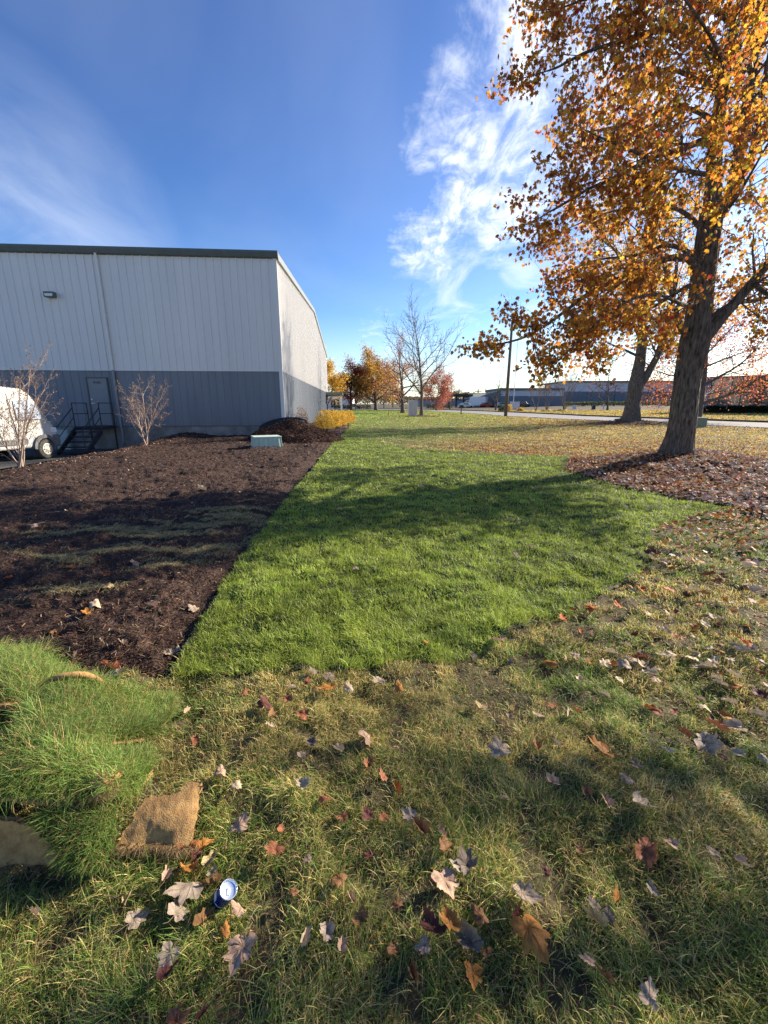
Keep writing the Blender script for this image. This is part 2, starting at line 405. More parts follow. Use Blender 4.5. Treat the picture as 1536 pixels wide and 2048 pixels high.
for s0, s1 in ((-.02, WD/2), (WD/2, WD+.02)):
    z0 = ZE + (ZR-ZE)*(1-abs(s0-WD/2)/(WD/2)); z1 = ZE + (ZR-ZE)*(1-abs(s1-WD/2)/(WD/2))
    rk.add([(.04,s0,z0-.16),(.12,s0,z0-.16),(.12,s0,z0+.10),(.04,s0,z0+.10),(.04,s1,z1-.16),(.12,s1,z1-.16),(.12,s1,z1+.10),(.04,s1,z1+.10)],
           [(0,1,2,3),(7,6,5,4),(0,4,5,1),(1,5,6,2),(2,6,7,3),(3,7,4,0)])
rk.build('rake_trim', mat('trim_grey', (.20,.215,.21), .5), wh)
def W(px, py, off=0):       # where a sight line meets the front wall, in warehouse coordinates
    r = ray(px, py); n = -ey; c = np.array([C0[0], C0[1]])
    t = (c @ ey - off) / (r[:2] @ ey); p = r[:2] * t; z = EYE + r[2] * t
    return float((p - c) @ ex), float(z)
ds = W(197, 530)[0]
MB().tube([(ds,-.15,ZE-.1),(ds,-.10,ZE-.35),(ds,-.085,ZB)], .05, 8).build('downspout', m_up, wh)
MB().tube([(ds,-.085,ZB-.002),(ds,-.085,-.12),(ds,-.12,-.22),(ds,-.27,-.27)], .05, 8).build('downspout', mat('pipe_grey', (.23,.24,.26), .5), wh)
for z_ in (5.3, 3.6): MB().box((ds-.075,-.145,z_), (ds+.075,-.03,z_+.05)).build('downspout_strap', m_up, wh)
# door
dx0 = W(172.5, 757)[0]; dx1 = W(215.5, 757)[0]; dz0, dz1 = .58, 2.64
m_door = mat('door_paint', (.19,.205,.225), .4, (.21,.225,.245), 2)
dr = MB().box((dx0+.05, -.045, dz0), (dx1-.05, -.03, dz1-.05)).build('door', m_door, wh)
fr = MB().box((dx0,-.075,dz0),(dx0+.05,-.03,dz1)).box((dx1-.05,-.075,dz0),(dx1,-.03,dz1)).box((dx0+.05,-.075,dz1-.05),(dx1-.05,-.03,dz1)).build('door_frame', mat('frame_paint', (.075,.085,.10), .4), dr)
m_steel = mat('steel', (.62,.62,.60), .3, metal=.8)
MB().lathe([(.0,0),(.03,0),(.03,-.03),(.0,-.03)], (dx0+.13,-.045,dz0+1.12), 12, 'y').build('deadbolt', m_steel, dr)
MB().lathe([(.0,0),(.025,0),(.025,-.05),(.0,-.05)], (dx0+.13,-.045,dz0+.95), 12, 'y').box((dx0+.12,-.105,dz0+.94),(dx0+.26,-.09,dz0+.965)).build('door_handle', m_steel, dr)
tx = bpy.data.curves.new('door_number', 'FONT'); tx.body = '9185'; tx.size = .17; tx.extrude = .002; tx.align_x = 'CENTER'
tmp_ = bpy.data.objects.new('door_number_curve', tx); scene.collection.objects.link(tmp_); bpy.context.view_layer.update()
to = bpy.data.objects.new('door_number', bpy.data.meshes.new_from_object(tmp_.evaluated_get(bpy.context.evaluated_depsgraph_get()))); link(to, dr); bpy.data.objects.remove(tmp_)
to['kind'] = 'stuff'; to.location = ((dx0+dx1)/2, -.05, dz1-.28); to.rotation_euler = (math.pi/2, 0, 0)
to.data.materials.clear(); to.data.materials.append(mat('black_paint', (.012,.012,.015), .5))
# wall floodlight
fx, fz = W(99, 589, .2)
fl = MB().box((fx-.21,-.28,fz-.10),(fx+.21,-.06,fz+.11), .025).box((fx-.06,-.06,fz-.08),(fx+.06,-.01,fz+.08)).build('wall_light', m_trim, wh)
MB().add([(fx-.17,-.284,fz+.03),(fx+.17,-.284,fz+.03),(fx+.14,-.282,fz-.07),(fx-.14,-.282,fz-.07)],[(0,1,2,3)]).build('light_lens', mat('lens', (.55,.58,.55), .15, spec=.6), fl)
# entrance canopy at the far right end of the side wall
cp = MB().box((.0, 35.2, 2.55), (2.1, 39.9, 2.95), .03).build('entrance_canopy', m_trim, wh)
for y_ in (35.5, 39.5): MB().box((1.8, y_-.09, -.1), (1.98, y_+.09, 2.55)).build('canopy_post', m_up, cp)
MB().box((.03, 36.4, 0), (.08, 38.8, 2.4)).build('entrance_door', mat('dark_glass', (.02,.025,.03), .1, spec=.6), wh)
for y_, z_ in ((33.0, 3.3), (36.5, 3.6)): MB().box((.05, y_-.2, z_), (.28, y_+.2, z_+.35), .03).build('wall_pack_light', m_up, wh)

# metal stairs to the door
st = empty('metal_stairs', (C0[0], C0[1], 0), BA, 'black metal stairs with handrails leading up to the grey door', 'stairs')
m_blk = mat('black_metal', (.018,.02,.026), .5, (.03,.032,.04), 20)
sx0, sx1 = dx0 - .12, dx1 + .10; py1, py0 = -1.22, -.09
MB().box((sx0, py1, .43), (sx1, py0, .56)).build('platform', m_blk, st)
for x_ in (sx0+.02, sx1-.06):
    MB().box((x_, py0-.09, -.56), (x_+.05, py0-.04, .43)).build('leg', m_blk, st)
nst = 5; run = .27; rise = (.56+.56)/(nst+1)
for k in range(nst):
    z_ = .56 - rise*(k+1); y_ = py1 - run*k
    MB().box((sx0+.05, y_-run+.0, z_-.035), (sx1-.05, y_+.0, z_)).build('tread', m_blk, st)
yb = py1 - run*(nst+.2)
for x_ in (sx0, sx1-.05):
    q = MB().add([(x_,py1,.56),(x_,py1,.28),(x_,yb,-.56),(x_,yb,-.36),(x_+.05,py1,.56),(x_+.05,py1,.28),(x_+.05,yb,-.56),(x_+.05,yb,-.36)],
                 [(0,1,2,3),(7,6,5,4),(0,3,7,4),(1,5,6,2),(2,6,7,3),(0,4,5,1)]).build('stringer', m_blk, st)
    xr = x_+.025; h_ = .98
    MB().tube([(xr,py0-.06,.56),(xr,py0-.06,.56+h_),(xr,py1+.03,.56+h_),(xr,py1+.03,.56)], .022, 6).tube([(xr,py0-.06,.56+h_*.55),(xr,py1+.03,.56+h_*.55)], .016, 6)\
        .tube([(xr,py1+.03,.56+h_*.80),(xr,yb+.05,-.36+h_*.85),(xr,yb+.05,-.5)], .022, 6).tube([(xr,py1+.03,.56+h_*.40),(xr,yb+.05,-.36+h_*.42)], .016, 6).build('handrail', m_blk, st)
# pale cabinet left of the stairs
cx, cz = W(131, 880)
ub = empty('utility_cabinet', (C0[0], C0[1], 0), BA, 'pale grey green utility cabinet against the wall left of the black stairs', 'utility cabinet')
m_pale = mat('pale_cabinet', (.42,.47,.45), .5, (.36,.42,.40), 6)
MB().box((cx-.30,-.25,-.5),(cx+.30,-.01,.38), .01).build('body', m_pale, ub)
MB().box((cx-.27,-.262,-.44),(cx+.27,-.252,.32)).box((cx+.2,-.28,-.1),(cx+.22,-.26,.02)).build('door', m_pale, ub)

# ------------------------------------------------------------ van
def van():
    v = empty('delivery_van', (0,0,0), 0, 'white high roofed delivery van parked on the lot beside the black stairs', 'van')
    m_w = mat('van_white', (.50,.50,.485), .3, (.44,.435,.41), 1.5, spec=.5)
    m_p = mat('van_plastic', (.10,.105,.11), .6, (.13,.13,.135), 10)
    m_g = mat('van_glass', (.35,.42,.52), .06, spec=1.0)
    m_t = mat('tyre', (.03,.03,.03), .85, (.10,.095,.085), 8); m_r = mat('rim', (.55,.53,.46), .45, (.42,.40,.34), 12, metal=.2)
    prof = [(-3.0,.45),(-3.02,1.2),(-2.97,2.35),(-2.85,2.50),(-1.2,2.55),(.9,2.55),(1.50,2.50),(1.76,2.33),(2.12,1.80),(2.32,1.42),(2.50,1.20),(2.58,.98),(2.62,.62),(2.60,.45)]
    hw = lambda z, x: (1.02 - .13 * max(0, z - 1.1) / 1.4) * (1 - .10 * max(0, (x - 1.9)) / 1.0)
    bm = bmesh.new(); n = len(prof); L = [];
    for sgn in (-1, 1):
        L.append([bm.verts.new((x, sgn * hw(z, x), z)) for x, z in prof])
    bm.faces.new(L[0]); bm.faces.new(L[1][::-1])
    for i in range(n):
        j = (i+1) % n; bm.faces.new((L[0][j], L[0][i], L[1][i], L[1][j]))
    bmesh.ops.recalc_face_normals(bm, faces=bm.faces[:])
    me = bpy.data.meshes.new('body'); bm.to_mesh(me); bm.free(); me.materials.append(m_w)
    b = link(bpy.data.objects.new('body', me), v); md = b.modifiers.new('bevel', 'BEVEL'); md.width = .07; md.segments = 3; md.limit_method = 'ANGLE'; md.angle_limit = math.radians(40)
    def side(poly, name, m, off, sg=-1, th=.012):
        q = MB(); k = len(poly)
        q.add([(x, sg*(hw(z, x)+off), z) for x, z in poly] + [(x, sg*(hw(z, x)+off-th), z) for x, z in poly],
              [tuple(range(k)), tuple(range(2*k-1, k-1, -1))] + [(i, (i+1) % k, k+(i+1) % k, k+i) for i in range(k)])
        return q.build(name, m, v)
    for sg in (-1, 1):
        side([(1.05,1.45),(1.05,2.10),(1.72,2.10),(2.00,1.70),(2.08,1.45)], 'side_window', m_g, .006, sg)
        side([(-2.2,.62),(-2.2,.80),(1.25,.80),(1.25,.62)], 'rub_strip', m_p, .018, sg)
        side([(.88,.55),(.88,2.3),(.90,2.3),(.90,.55)], 'door_seam', m_p, .003, sg)
        side([(-.6,.85),(-.6,2.3),(-.58,2.3),(-.58,.85)], 'door_seam', m_p, .003, sg)
        for wx, arc in ((1.95, 1), (-1.95, 0)):
            a = [math.pi * t / 10 for t in range(11)]
            side([(wx+.50*math.cos(t), .40+.50*math.sin(t)) for t in a] + [(wx+.39*math.cos(t), .38+.39*math.sin(t)) for t in a[::-1]], 'wheel_arch', m_p if arc else m_w, .03, sg, .04)
            side([(wx+.39*math.cos(t), .38+.39*math.sin(t)) for t in a], 'wheel_well', mat('van_well', (.01,.01,.01), .9), .012, sg)
            w = empty('wheel', (wx, sg*.93, .36)); w.parent = v
            MB().lathe([(.20,-.11),(.31,-.12),(.355,-.09),(.36,0),(.355,.09),(.31,.12),(.20,.11)], (0,0,0), 28, 'y').build('tyre', m_t, w, smooth=True)
            MB().lathe([(.02,sg*.150),(.06,sg*.155),(.08,sg*.128),(.165,sg*.122),(.20,sg*.135),(.215,sg*.115),(.21,sg*.10)], (0,0,0), 24, 'y').build('rim', m_r, w, smooth=True)
            hm = MB()
            for k in range(8):
                t = k*math.pi/4; hm.box((.135*math.cos(t)-.018, sg*.127-.006, .135*math.sin(t)-.018), (.135*math.cos(t)+.018, sg*.127+.006, .135*math.sin(t)+.018))
            hm.build('rim_holes', m_t, w)['kind'] = 'stuff'
    MB().add([(1.80,-.78,2.27),(1.80,.78,2.27),(2.30,.86,1.46),(2.30,-.86,1.46)],[(0,1,2,3)]).build('windshield', m_g, v).location = (.012,0,.012)
    MB().box((2.36,-.99,.40),(2.68,.99,.86), .05).build('front_bumper', m_p, v)
    MB().box((2.34,-.96,.93),(2.60,-.66,1.12), .03).build('headlight', mat('lamp_glass', (.7,.72,.75), .1, spec=.8), v)
    MB().box((2.34,.66,.93),(2.60,.96,1.12), .03).build('headlight', mat('lamp_glass', (.7,.72,.75), .1, spec=.8), v)
    return v
vn = van()
VH = math.radians(84); wv = np.array([-12.55, 16.1])
lx, ly = 1.95, -1.02
vn.rotation_euler = (0, 0, VH)
vn.location = (wv[0] - (lx*math.cos(VH) - ly*math.sin(VH)), wv[1] - (lx*math.sin(VH) + ly*math.cos(VH)), -.48)

# ------------------------------------------------------------ things on the bed
m_grn = mat('box_green', (.40,.52,.44), .55, (.33,.44,.37), 4)
p0 = G(528, 896); gb = empty('transformer_box', (p0[0], p0[1]+.35, float(terr(p0[0], p0[1]+.35))-.05), math.radians(24), 'pale green ribbed utility box half sunk in the mulch bed', 'utility box')
bx = MB(); hx, hy, hh, tp = .50, .40, .44, .88
def ringpts(s, z, ribs=True):
    out = []
    for (ax, ay), (bx_, by) in (((-hx,-hy),(hx,-hy)),((hx,-hy),(hx,hy)),((hx,hy),(-hx,hy)),((-hx,hy),(-hx,-hy))):
        nn = 18
        for k in range(nn):
            t = k/nn; x = ax+(bx_-ax)*t; y = ay+(by-ay)*t
            d = .012 if (k % 3 == 1) and ribs else 0
            L_ = math.hypot(bx_-ax, by-ay); nx, ny = (by-ay)/L_, -(bx_-ax)/L_
            out.append(((x+nx*d)*s, (y+ny*d)*s, z))
    return out
r0_ = ringpts(1, 0); r1_ = ringpts(.91, hh-.04); n_ = len(r0_)
bx.add(r0_ + r1_, [(i, (i+1) % n_, n_+(i+1) % n_, n_+i) for i in range(n_)])
bx.build('body', m_grn, gb)
MB().box((-hx*.95,-hy*.95,hh-.04),(hx*.95,hy*.95,hh), .012).build('lid', mat('box_lid', (.52,.62,.54), .5, (.45,.55,.48), 5), gb)

# dirt and mulch heap at the corner
m_heap = mat('heap_mulch', (.045,.022,.015), .95, (.095,.048,.032), 7, bump=1, bscale=40, detail=8, bdist=.04)
def disc_sheet(name, m, c, rx, ry, h, nr=40, na=90, dz=0, parent=None):
    V = []; T = []
    for i in range(nr+1):
        for j in range(na):
            r = i/nr; a = 2*math.pi*j/na
            x = c[0]+rx*r*math.cos(a); y = c[1]+ry*r*math.sin(a); V.append((x, y, 0))
    V = np.array(V); V[:, 2] = h(V[:, 0], V[:, 1])
    for i in range(nr):
        for j in range(na):
            j2 = (j+1) % na; T.append((i*na+j, (i+1)*na+j, (i+1)*na+j2, i*na+j2))
    return big_mesh(name, V, np.array(T), m, parent, smooth=True, nper=4)
def heapz(x, y):
    h = heap(x, y); return terr(x, y) + h + (fbm(x, y, 2.5, 4, 33) - .5) * (.05 + .35 * np.minimum(h, .4)) - .06 * (h <= 0)
hp = disc_sheet('mulch_heap', m_heap, HEAP, 2.6, 1.9, heapz)
tag(hp, 'low heap of reddish brown mulch piled at the warehouse corner', 'mulch heap')
# black drain pipe coil behind the heap
pc = MB(); pp = lambda px, py, Y: P(px, py, Y)
for k, dz in enumerate((0, .10)):
    pts = []
    key = [(519,862,18.5),(523,852,18.6),(545,842,18.8),(575,836.5,18.9),(605,838,19.2),(612,842,19.7)]
    kp = smooth_poly(np.array([pp(a, b + dz*48, c - dz) for a, b, c in key]), 10)
    L_ = len(kp); rr = [.052 + .008*math.sin(i*2.2) for i in range(L_)]
    pc.tube(kp, rr, 10)
o = pc.build('drain_pipe', mat('black_plastic', (.015,.018,.024), .35, (.03,.035,.045), 5), smooth=True)
tag(o, 'black corrugated drain pipe looped behind the mulch heap', 'pipe')
# ------------------------------------------------------------ trees
def unit(v): return v / (np.linalg.norm(v) + 1e-12)
def rot_about(v, k, a):
    return v * math.cos(a) + np.cross(k, v) * math.sin(a) + k * (k @ v) * (1 - math.cos(a))
def tubes(name, br, m, parent, smooth=True):
    V = []; T = []; o = 0
    for pts, rad in br:
        pts = np.asarray(pts, float); k = len(pts); r0 = rad[0]
        n = 24 if r0 > .2 else (12 if r0 > .06 else (6 if r0 > .02 else (4 if r0 > .008 else 3)))
        d = np.gradient(pts, axis=0); d /= np.linalg.norm(d, axis=1)[:, None] + 1e-9
        ref = np.array([1., 0, 0]) if abs(d[0][2]) > .8 else np.array([0, 0, 1.])
        a = np.cross(d, ref); a /= np.linalg.norm(a, axis=1)[:, None] + 1e-9; b = np.cross(d, a)
        t = np.arange(n) * 2 * math.pi / n
        ring = pts[:, None] + (a[:, None] * np.cos(t)[None, :, None] + b[:, None] * np.sin(t)[None, :, None]) * np.asarray(rad)[:, None, None]
        V.append(ring.reshape(-1, 3))
        i, j = np.meshgrid(np.arange(k - 1), np.arange(n), indexing='ij'); j2 = (j + 1) % n
        q = np.stack([i*n+j, i*n+j2, (i+1)*n+j2, (i+1)*n+j], -1).reshape(-1, 4) + o
        T.append(q); o += k * n
    return big_mesh(name, np.concatenate(V), np.concatenate(T), m, parent, smooth=smooth, nper=4)
def grow(B, tips, p, d, L, r, lev, par, rng):
    mx = par['levels']; ns = max(3, int(L / par.get('seg', .35)) + 1) if lev < mx else 4
    pts = [np.array(p, float)]; d = unit(np.array(d, float)); ds = [d]
    wig = par['wig'][min(lev, len(par['wig'])-1)]; up = par['up'][min(lev, len(par['up'])-1)]
    for i in range(ns):
        d = unit(d + rng.normal(0, wig, 3) + np.array([0, 0, up])); pts.append(pts[-1] + d * L / ns); ds.append(d)
    rad = np.linspace(1, par.get('taper', .35) if lev < mx else .4, ns + 1) * r
    B.append((np.array(pts), rad))
    if lev >= mx: tips.append(np.array(pts)); return
    nc = par['n'][lev]; t0 = par['t0'][min(lev, len(par['t0'])-1)]; az = rng.random() * 6.28
    for k in range(nc):
        t = t0 + (1 - t0) * (k + rng.random() * .8) / nc; t = min(t, .98); f = t * ns; i = min(int(f), ns - 1)
        q = pts[i] + (pts[i+1] - pts[i]) * (f - i); dd = ds[i+1]
        az += 2.4 + rng.normal(0, .3); side = unit(np.cross(dd, [0.3, .2, 1])); side = rot_about(side, dd, az)
        ang = math.radians(par['ang'][min(lev, len(par['ang'])-1)]) * (1 + rng.normal(0, .15))
        nd = dd * math.cos(ang) + side * math.sin(ang)
        grow(B, tips, q, nd, L * par['ratio'][min(lev, len(par['ratio'])-1)] * (1.15 - .65 * t) * (.8 + .4 * rng.random()), max(par.get('rmin', .003), np.interp(f, np.arange(ns+1), rad) * par.get('rr', .55)), lev + 1, par, rng)
    if par.get('lead', True):
        grow(B, tips, pts[-1], ds[-1], L * .45, rad[-1], lev + 1, par, rng)
_ml = np.array([(0,0),(.18,-.22),(.30,.02),(.55,.10),(.42,.28),(.50,.62),(.22,.48),(0,1.0),(-.22,.48),(-.50,.62),(-.42,.28),(-.55,.10),(-.30,.02),(-.18,-.22)]) 
def leaves_mesh(name, pos, size, cols, m, rng, parent=None, axis=None, flat=0, simple=False, zdroop=.6):
    n = len(pos)
    if simple: O = np.array([(0,-.5),(.5,0),(.12,.12),(0,.6),(-.12,.12),(-.5,0)]); tri = np.array([(0,1,2),(0,2,3),(0,3,4),(0,4,5)])
    else: O = _ml - np.array([0, .3]); k = len(O); tri = np.array([(0, i, i+1) for i in range(1, k-1)])
    if axis is None:
        axis = rng.normal(0, 1, (n, 3)); axis[:, 2] -= zdroop * 2
        if flat: axis[:, 2] *= .25
    axis /= np.linalg.norm(axis, axis=1)[:, None]
    nv = rng.normal(0, 1, (n, 3))
    if flat: nv = nv * .45; nv[:, 2] += 1
    b = np.cross(nv, axis); b /= np.linalg.norm(b, axis=1)[:, None] + 1e-9; c = np.cross(axis, b)
    s = (size * (.7 + .6 * rng.random(n)))[:, None, None] if np.isscalar(size) else np.asarray(size)[:, None, None]
    cup = (rng.random(n) * .7 - .1)[:, None, None]
    V = pos[:, None] + s * (b[:, None] * O[None, :, 0, None] + axis[:, None] * O[None, :, 1, None] + c[:, None] * (cup * (O[None, :, 0, None] ** 2 + .5 * O[None, :, 1, None] ** 2)))
    T = tri[None] + (np.arange(n) * len(O))[:, None, None]
    return big_mesh(name, V.reshape(-1, 3), T.reshape(-1, 3), m, parent, col=np.repeat(cols, len(O), 0))
def palette(n, pal, rng, jit=.12):
    P_ = np.array([p[0] for p in pal]); w = np.array([p[1] for p in pal], float); w /= w.sum()
    c = P_[rng.choice(len(P_), n, p=w)]
    return np.clip(c * (1 + rng.normal(0, jit, (n, 1))) * (1 + rng.normal(0, jit * .4, (n, 3))), 0, 1)
def leafpos(tips, per, spread, rng, keep=1.0):
    if keep < 1: tips = [t for t in tips if rng.random() < keep]
    if not tips: return np.zeros((0, 3))
    A = np.stack([t[[0, len(t)//2, -1]] if len(t) != 3 else t for t in tips])
    k = rng.random((len(A), per)) ** .7 * 2; i = np.minimum(k.astype(int), 1); f = (k - i)[..., None]
    idx = np.arange(len(A))[:, None]
    p = A[idx, i] * (1 - f) + A[idx, i+1] * f
    return (p + rng.normal(0, spread, p.shape) - np.array([0, 0, spread * .5])).reshape(-1, 3)
m_leafT = mat('tree_leaf', (1,1,1), .55, attr='Col', trans=.64, spec=.25)
m_bark = mat('bark_maple', (.028,.023,.019), .95, (.22,.19,.16), 22, bump=1, bscale=34, stretch=(1,1,.20), detail=9, bdist=.08)
m_bark2 = mat('bark_far', (.085,.072,.06), .95, (.13,.11,.09), 6)
m_barkp = mat('bark_pale', (.36,.30,.24), .8, (.22,.17,.13), 5)

GOLD, YEL, ORG, RUST, RED, BRN, OLV = (.58,.32,.04), (.64,.48,.07), (.54,.22,.035), (.36,.12,.04), (.38,.05,.03), (.20,.09,.04), (.26,.24,.045)
rng = np.random.default_rng(11)
# the big maple --------------------------------------------------------------
def rough_trunk(name, pts, rad, m, parent, seed=0, rg=.07, n=90, lobes=0):
    pts = np.array(pts, float); sp = smooth_poly(np.column_stack([pts, rad]), 14); k = len(sp)
    s = np.concatenate([[0], np.cumsum(np.linalg.norm(np.diff(sp[:, :3], axis=0), axis=1))])
    d = np.gradient(sp[:, :3], axis=0); d /= np.linalg.norm(d, axis=1)[:, None]
    a = np.cross(d, [0, 1, 0.]); a /= np.linalg.norm(a, axis=1)[:, None]; b = np.cross(d, a)
    t = np.arange(n) * 2 * math.pi / n; S, Tt = np.meshgrid(s, t, indexing='ij')
    circ = Tt / (2*math.pi) * 56
    w = np.minimum(Tt, 2*math.pi - Tt); wrap = np.clip(w / .3, 0, 1)
    rid = (np.abs(fbm(circ, S * 2.6 + fbm(circ*.3, S, 1, 2, seed) * 1.5, .55, 3, seed) - .5) * 2) * wrap
    r = sp[:, 3][:, None] * (1 + rg * (rid - .45)) + .02 * (fbm(np.cos(Tt)*1.5, S*.8 + np.sin(Tt), 1.3, 2, seed+3) - .5)
    if lobes: r = r * (1 + .16 * np.cos(Tt * 5 + 1) * np.exp(-S / .28) + .08 * np.cos(Tt * 3) * np.exp(-S / .5))
    V = sp[:, None, :3] + (a[:, None] * np.cos(Tt)[..., None] + b[:, None] * np.sin(Tt)[..., None]) * r[..., None]
    i, j = np.meshgrid(np.arange(k-1), np.arange(n), indexing='ij'); j2 = (j+1) % n
    Q = np.stack([i*n+j, (i+1)*n+j, (i+1)*n+j2, i*n+j2], -1).reshape(-1, 4)
    return big_mesh(name, V.reshape(-1, 3), Q, m, parent, smooth=True, nper=4)
tb = float(terr(*TREE))
big = empty('maple_tree', (0,0,0), 0, 'large maple with thick grey trunk and orange gold crown standing in the nearest mulch ring', 'tree', 'maples beside the road')
def PP(l): return [P(a, b, c) for a, b, c in l]
base = P(1357, 912, 10.4)
trk = [(base[0]-.02, 10.5, tb-.15), (base[0], 10.5, tb+.12)] + PP([(1362,860,10.45),(1369,800,10.4),(1378,740,10.4),(1388,690,10.4),(1396,630,10.4),(1405,560,10.4),(1414,490,10.4),(1424,420,10.4)])
rough_trunk('trunk', trk, [.40,.345,.29,.275,.28,.30,.25,.24,.235,.225], m_bark, big, 1, .13, 200, lobes=1)
L = [ # (polyline px,py,Y ; start radius ; end radius)
 ([(1424,425,10.4),(1427,370,10.4),(1430,300,10.4),(1440,210,10.45),(1452,130,10.5),(1470,50,10.6),(1490,-60,10.7),(1500,-260,10.8)], .185, .05),
 ([(1420,440,10.45),(1445,420,10.5),(1466,370,10.6),(1480,290,10.7),(1496,200,10.8),(1512,90,11),(1530,-60,11.2),(1540,-220,11.3)], .17, .05),
 ([(1466,372,10.6),(1490,340,10.4),(1510,285,10.2),(1524,190,10),(1550,60,9.8),(1580,-80,9.6)], .10, .03),
 ([(1396,690,10.4),(1420,662,10.4),(1445,632,10.35),(1470,605,10.3),(1505,565,10.2),(1545,515,10.1),(1610,430,10),(1700,330,9.8)], .17, .05),
 ([(1412,650,10.4),(1440,622,10.6),(1475,605,10.9),(1515,600,11.3),(1580,580,11.8),(1680,540,12.3)], .08, .03),
 ([(1372,668,10.3),(1362,655,10.15),(1352,628,10.0),(1349,620,9.95)], .075, .06),
 ([(1395,540,10.3),(1376,517,10.15),(1350,515,10.0),(1315,522,9.85),(1280,534,9.7),(1233,559,9.5),(1179,586,9.35),(1132,621,9.2),(1089,652,9.1),(1045,676,9.0),(1000,688,9.0)], .088, .016),
 ([(1398,525,10.3),(1380,508,10.3),(1355,494,10.3),(1325,492,10.3),(1292,506,10.4),(1245,514,10.5),(1194,520,10.6),(1140,540,10.7)], .07, .014),
 ([(1425,290,10.3),(1405,282,10.0),(1380,292,9.8),(1351,301,9.6),(1300,318,9.4),(1233,355,9.1),(1179,377,8.9),(1122,411,8.7),(1098,424,8.7)], .075, .014),
 ([(1430,180,10.4),(1410,165,10.1),(1393,158,9.9),(1351,141,9.7),(1304,137,9.5),(1285,108,9.3),(1270,60,9.2)], .06, .014),
 ([(1452,130,10.5),(1405,75,10.2),(1340,60,9.9),(1270,75,9.7),(1179,102,9.4),(1118,133,9.2),(1094,142,9.2)], .065, .012),
 ([(1470,50,10.6),(1400,0,10.3),(1300,-30,10),(1200,-10,9.8),(1125,15,9.6)], .065, .012),
 ([(1432,250,10.4),(1400,225,10.9),(1350,215,11.4),(1290,235,11.8),(1220,255,12.1),(1150,268,12.3)], .065, .012),
 ([(1412,470,10.5),(1375,430,11.0),(1325,410,11.6),(1265,415,12),(1200,430,12.4),(1130,460,12.6)], .065, .012),
 ([(1405,560,10.5),(1370,575,11.0),(1330,600,11.6),(1280,630,12.0),(1220,660,12.3),(1150,700,12.4)], .06, .012),
 ([(1440,200,10.3),(1455,170,9.6),(1440,110,8.8),(1400,40,8.2),(1340,-40,7.8)], .06, .012),
 ([(1415,450,10.2),(1440,430,9.5),(1470,400,8.8),(1500,350,8.2),(1540,280,7.8)], .06, .012),
 ([(1402,600,10.2),(1370,610,9.6),(1320,590,9.0),(1260,600,8.5),(1200,640,8.2),(1140,700,8.0)], .055, .012),
 ([(1425,350,10.2),(1390,345,9.4),(1330,330,8.6),(1260,300,8.1),(1190,270,7.8)], .055, .012),
 ([(1480,290,10.7),(1530,250,11.3),(1590,220,12),(1680,200,12.8)], .07, .012),
 ([(1512,90,11),(1560,40,11.8),(1620,0,12.6),(1700,-50,13.3)], .07, .012),
 ([(1505,565,10.2),(1540,590,9.6),(1600,600,9.1),(1680,600,8.7)], .055, .012),
 ([(1545,515,10.1),(1610,520,10.6),(1700,500,11.2),(1800,470,11.6)], .055, .012),
 ([(1510,285,10.2),(1560,270,9.6),(1640,250,9.0),(1740,240,8.6)], .055, .012),
 ([(1490,-60,10.7),(1400,-140,10.3),(1300,-160,9.9),(1200,-120,9.6),(1110,-60,9.3)], .06, .012),
 ([(1500,-160,10.8),(1450,-260,10),(1380,-320,9.2)], .06, .012),
 ([(1530,-60,11.2),(1580,-200,12),(1660,-300,12.8)], .06, .012),
]
B = []; tips = []
par = dict(levels=2, wig=[.10,.13,.16], up=[.03,.02,-.02], n=[7,5,0], t0=[.15,.2], ang=[48,46], ratio=[.48,.5], taper=.35, seg=.3, rr=.5, rmin=.0055)
for pl, ra, rb in L:
    pts = smooth_poly(np.array(PP(pl)), 5); k = len(pts); rad = ra + (rb - ra) * np.linspace(0, 1, k) ** .75
    B.append((pts, rad)); ln = np.concatenate([[0], np.cumsum(np.linalg.norm(np.diff(pts, axis=0), axis=1))]); tot = ln[-1]
    if tot < .8: continue
    nb = int(tot * 4.6); az = rng.random() * 6
    big_ = ra > .14
    for q in range(nb):
        t = (.12 if not big_ else .3) + (.88 if not big_ else .7) * (q + rng.random()) / nb; s_ = min(t, .99) * tot; i = min(np.searchsorted(ln, s_) - 1, k - 2); i = max(i, 0)
        p_ = pts[i] + (pts[i+1] - pts[i]) * (s_ - ln[i]) / max(ln[i+1] - ln[i], 1e-6); dd = unit(pts[i+1] - pts[i])
        az += 2.4 + rng.normal(0, .3); sd_ = rot_about(unit(np.cross(dd, [.2,.1,1])), dd, az); an = math.radians(52 + rng.normal(0, 9))
        grow(B, tips, p_, dd * math.cos(an) + sd_ * math.sin(an) + np.array([0, 0, .10]), (1.25 - .55 * t) * (.75 + .5 * rng.random()), max(.006, np.interp(s_, ln, rad) * .35), 0,
             dict(par, levels=1, n=[7,0]), rng)
    grow(B, tips, pts[-1], pts[-1] - pts[-2], .6, rb, 0, dict(par, levels=1, n=[5,0]), rng)
tubes('branch', [b for b in B if b[1][0] > .05], m_bark, big)
tubes('twigs', [b for b in B if b[1][0] <= .05], m_bark, big)['kind'] = 'stuff'
ctr = np.array([TREE[0]+.5, TREE[1], 7.0])
kp = []
for t in tips:
    e = t[-1]; n_ = fbm(e[0] + e[2] * .6, e[1] + e[2] * .7, .8, 2, 41)
    if n_ > .36: kp.append(t)
    elif rng.random() < .2: kp.append(t)
lp = leafpos(kp, 15, .08, rng)
_tl = np.concatenate([smooth_poly(np.array(PP(pl)), 4) for pl, ra, rb in L if ra > .09] + [smooth_poly(np.array(trk), 4)])
_dm = np.full(len(lp), 9.)
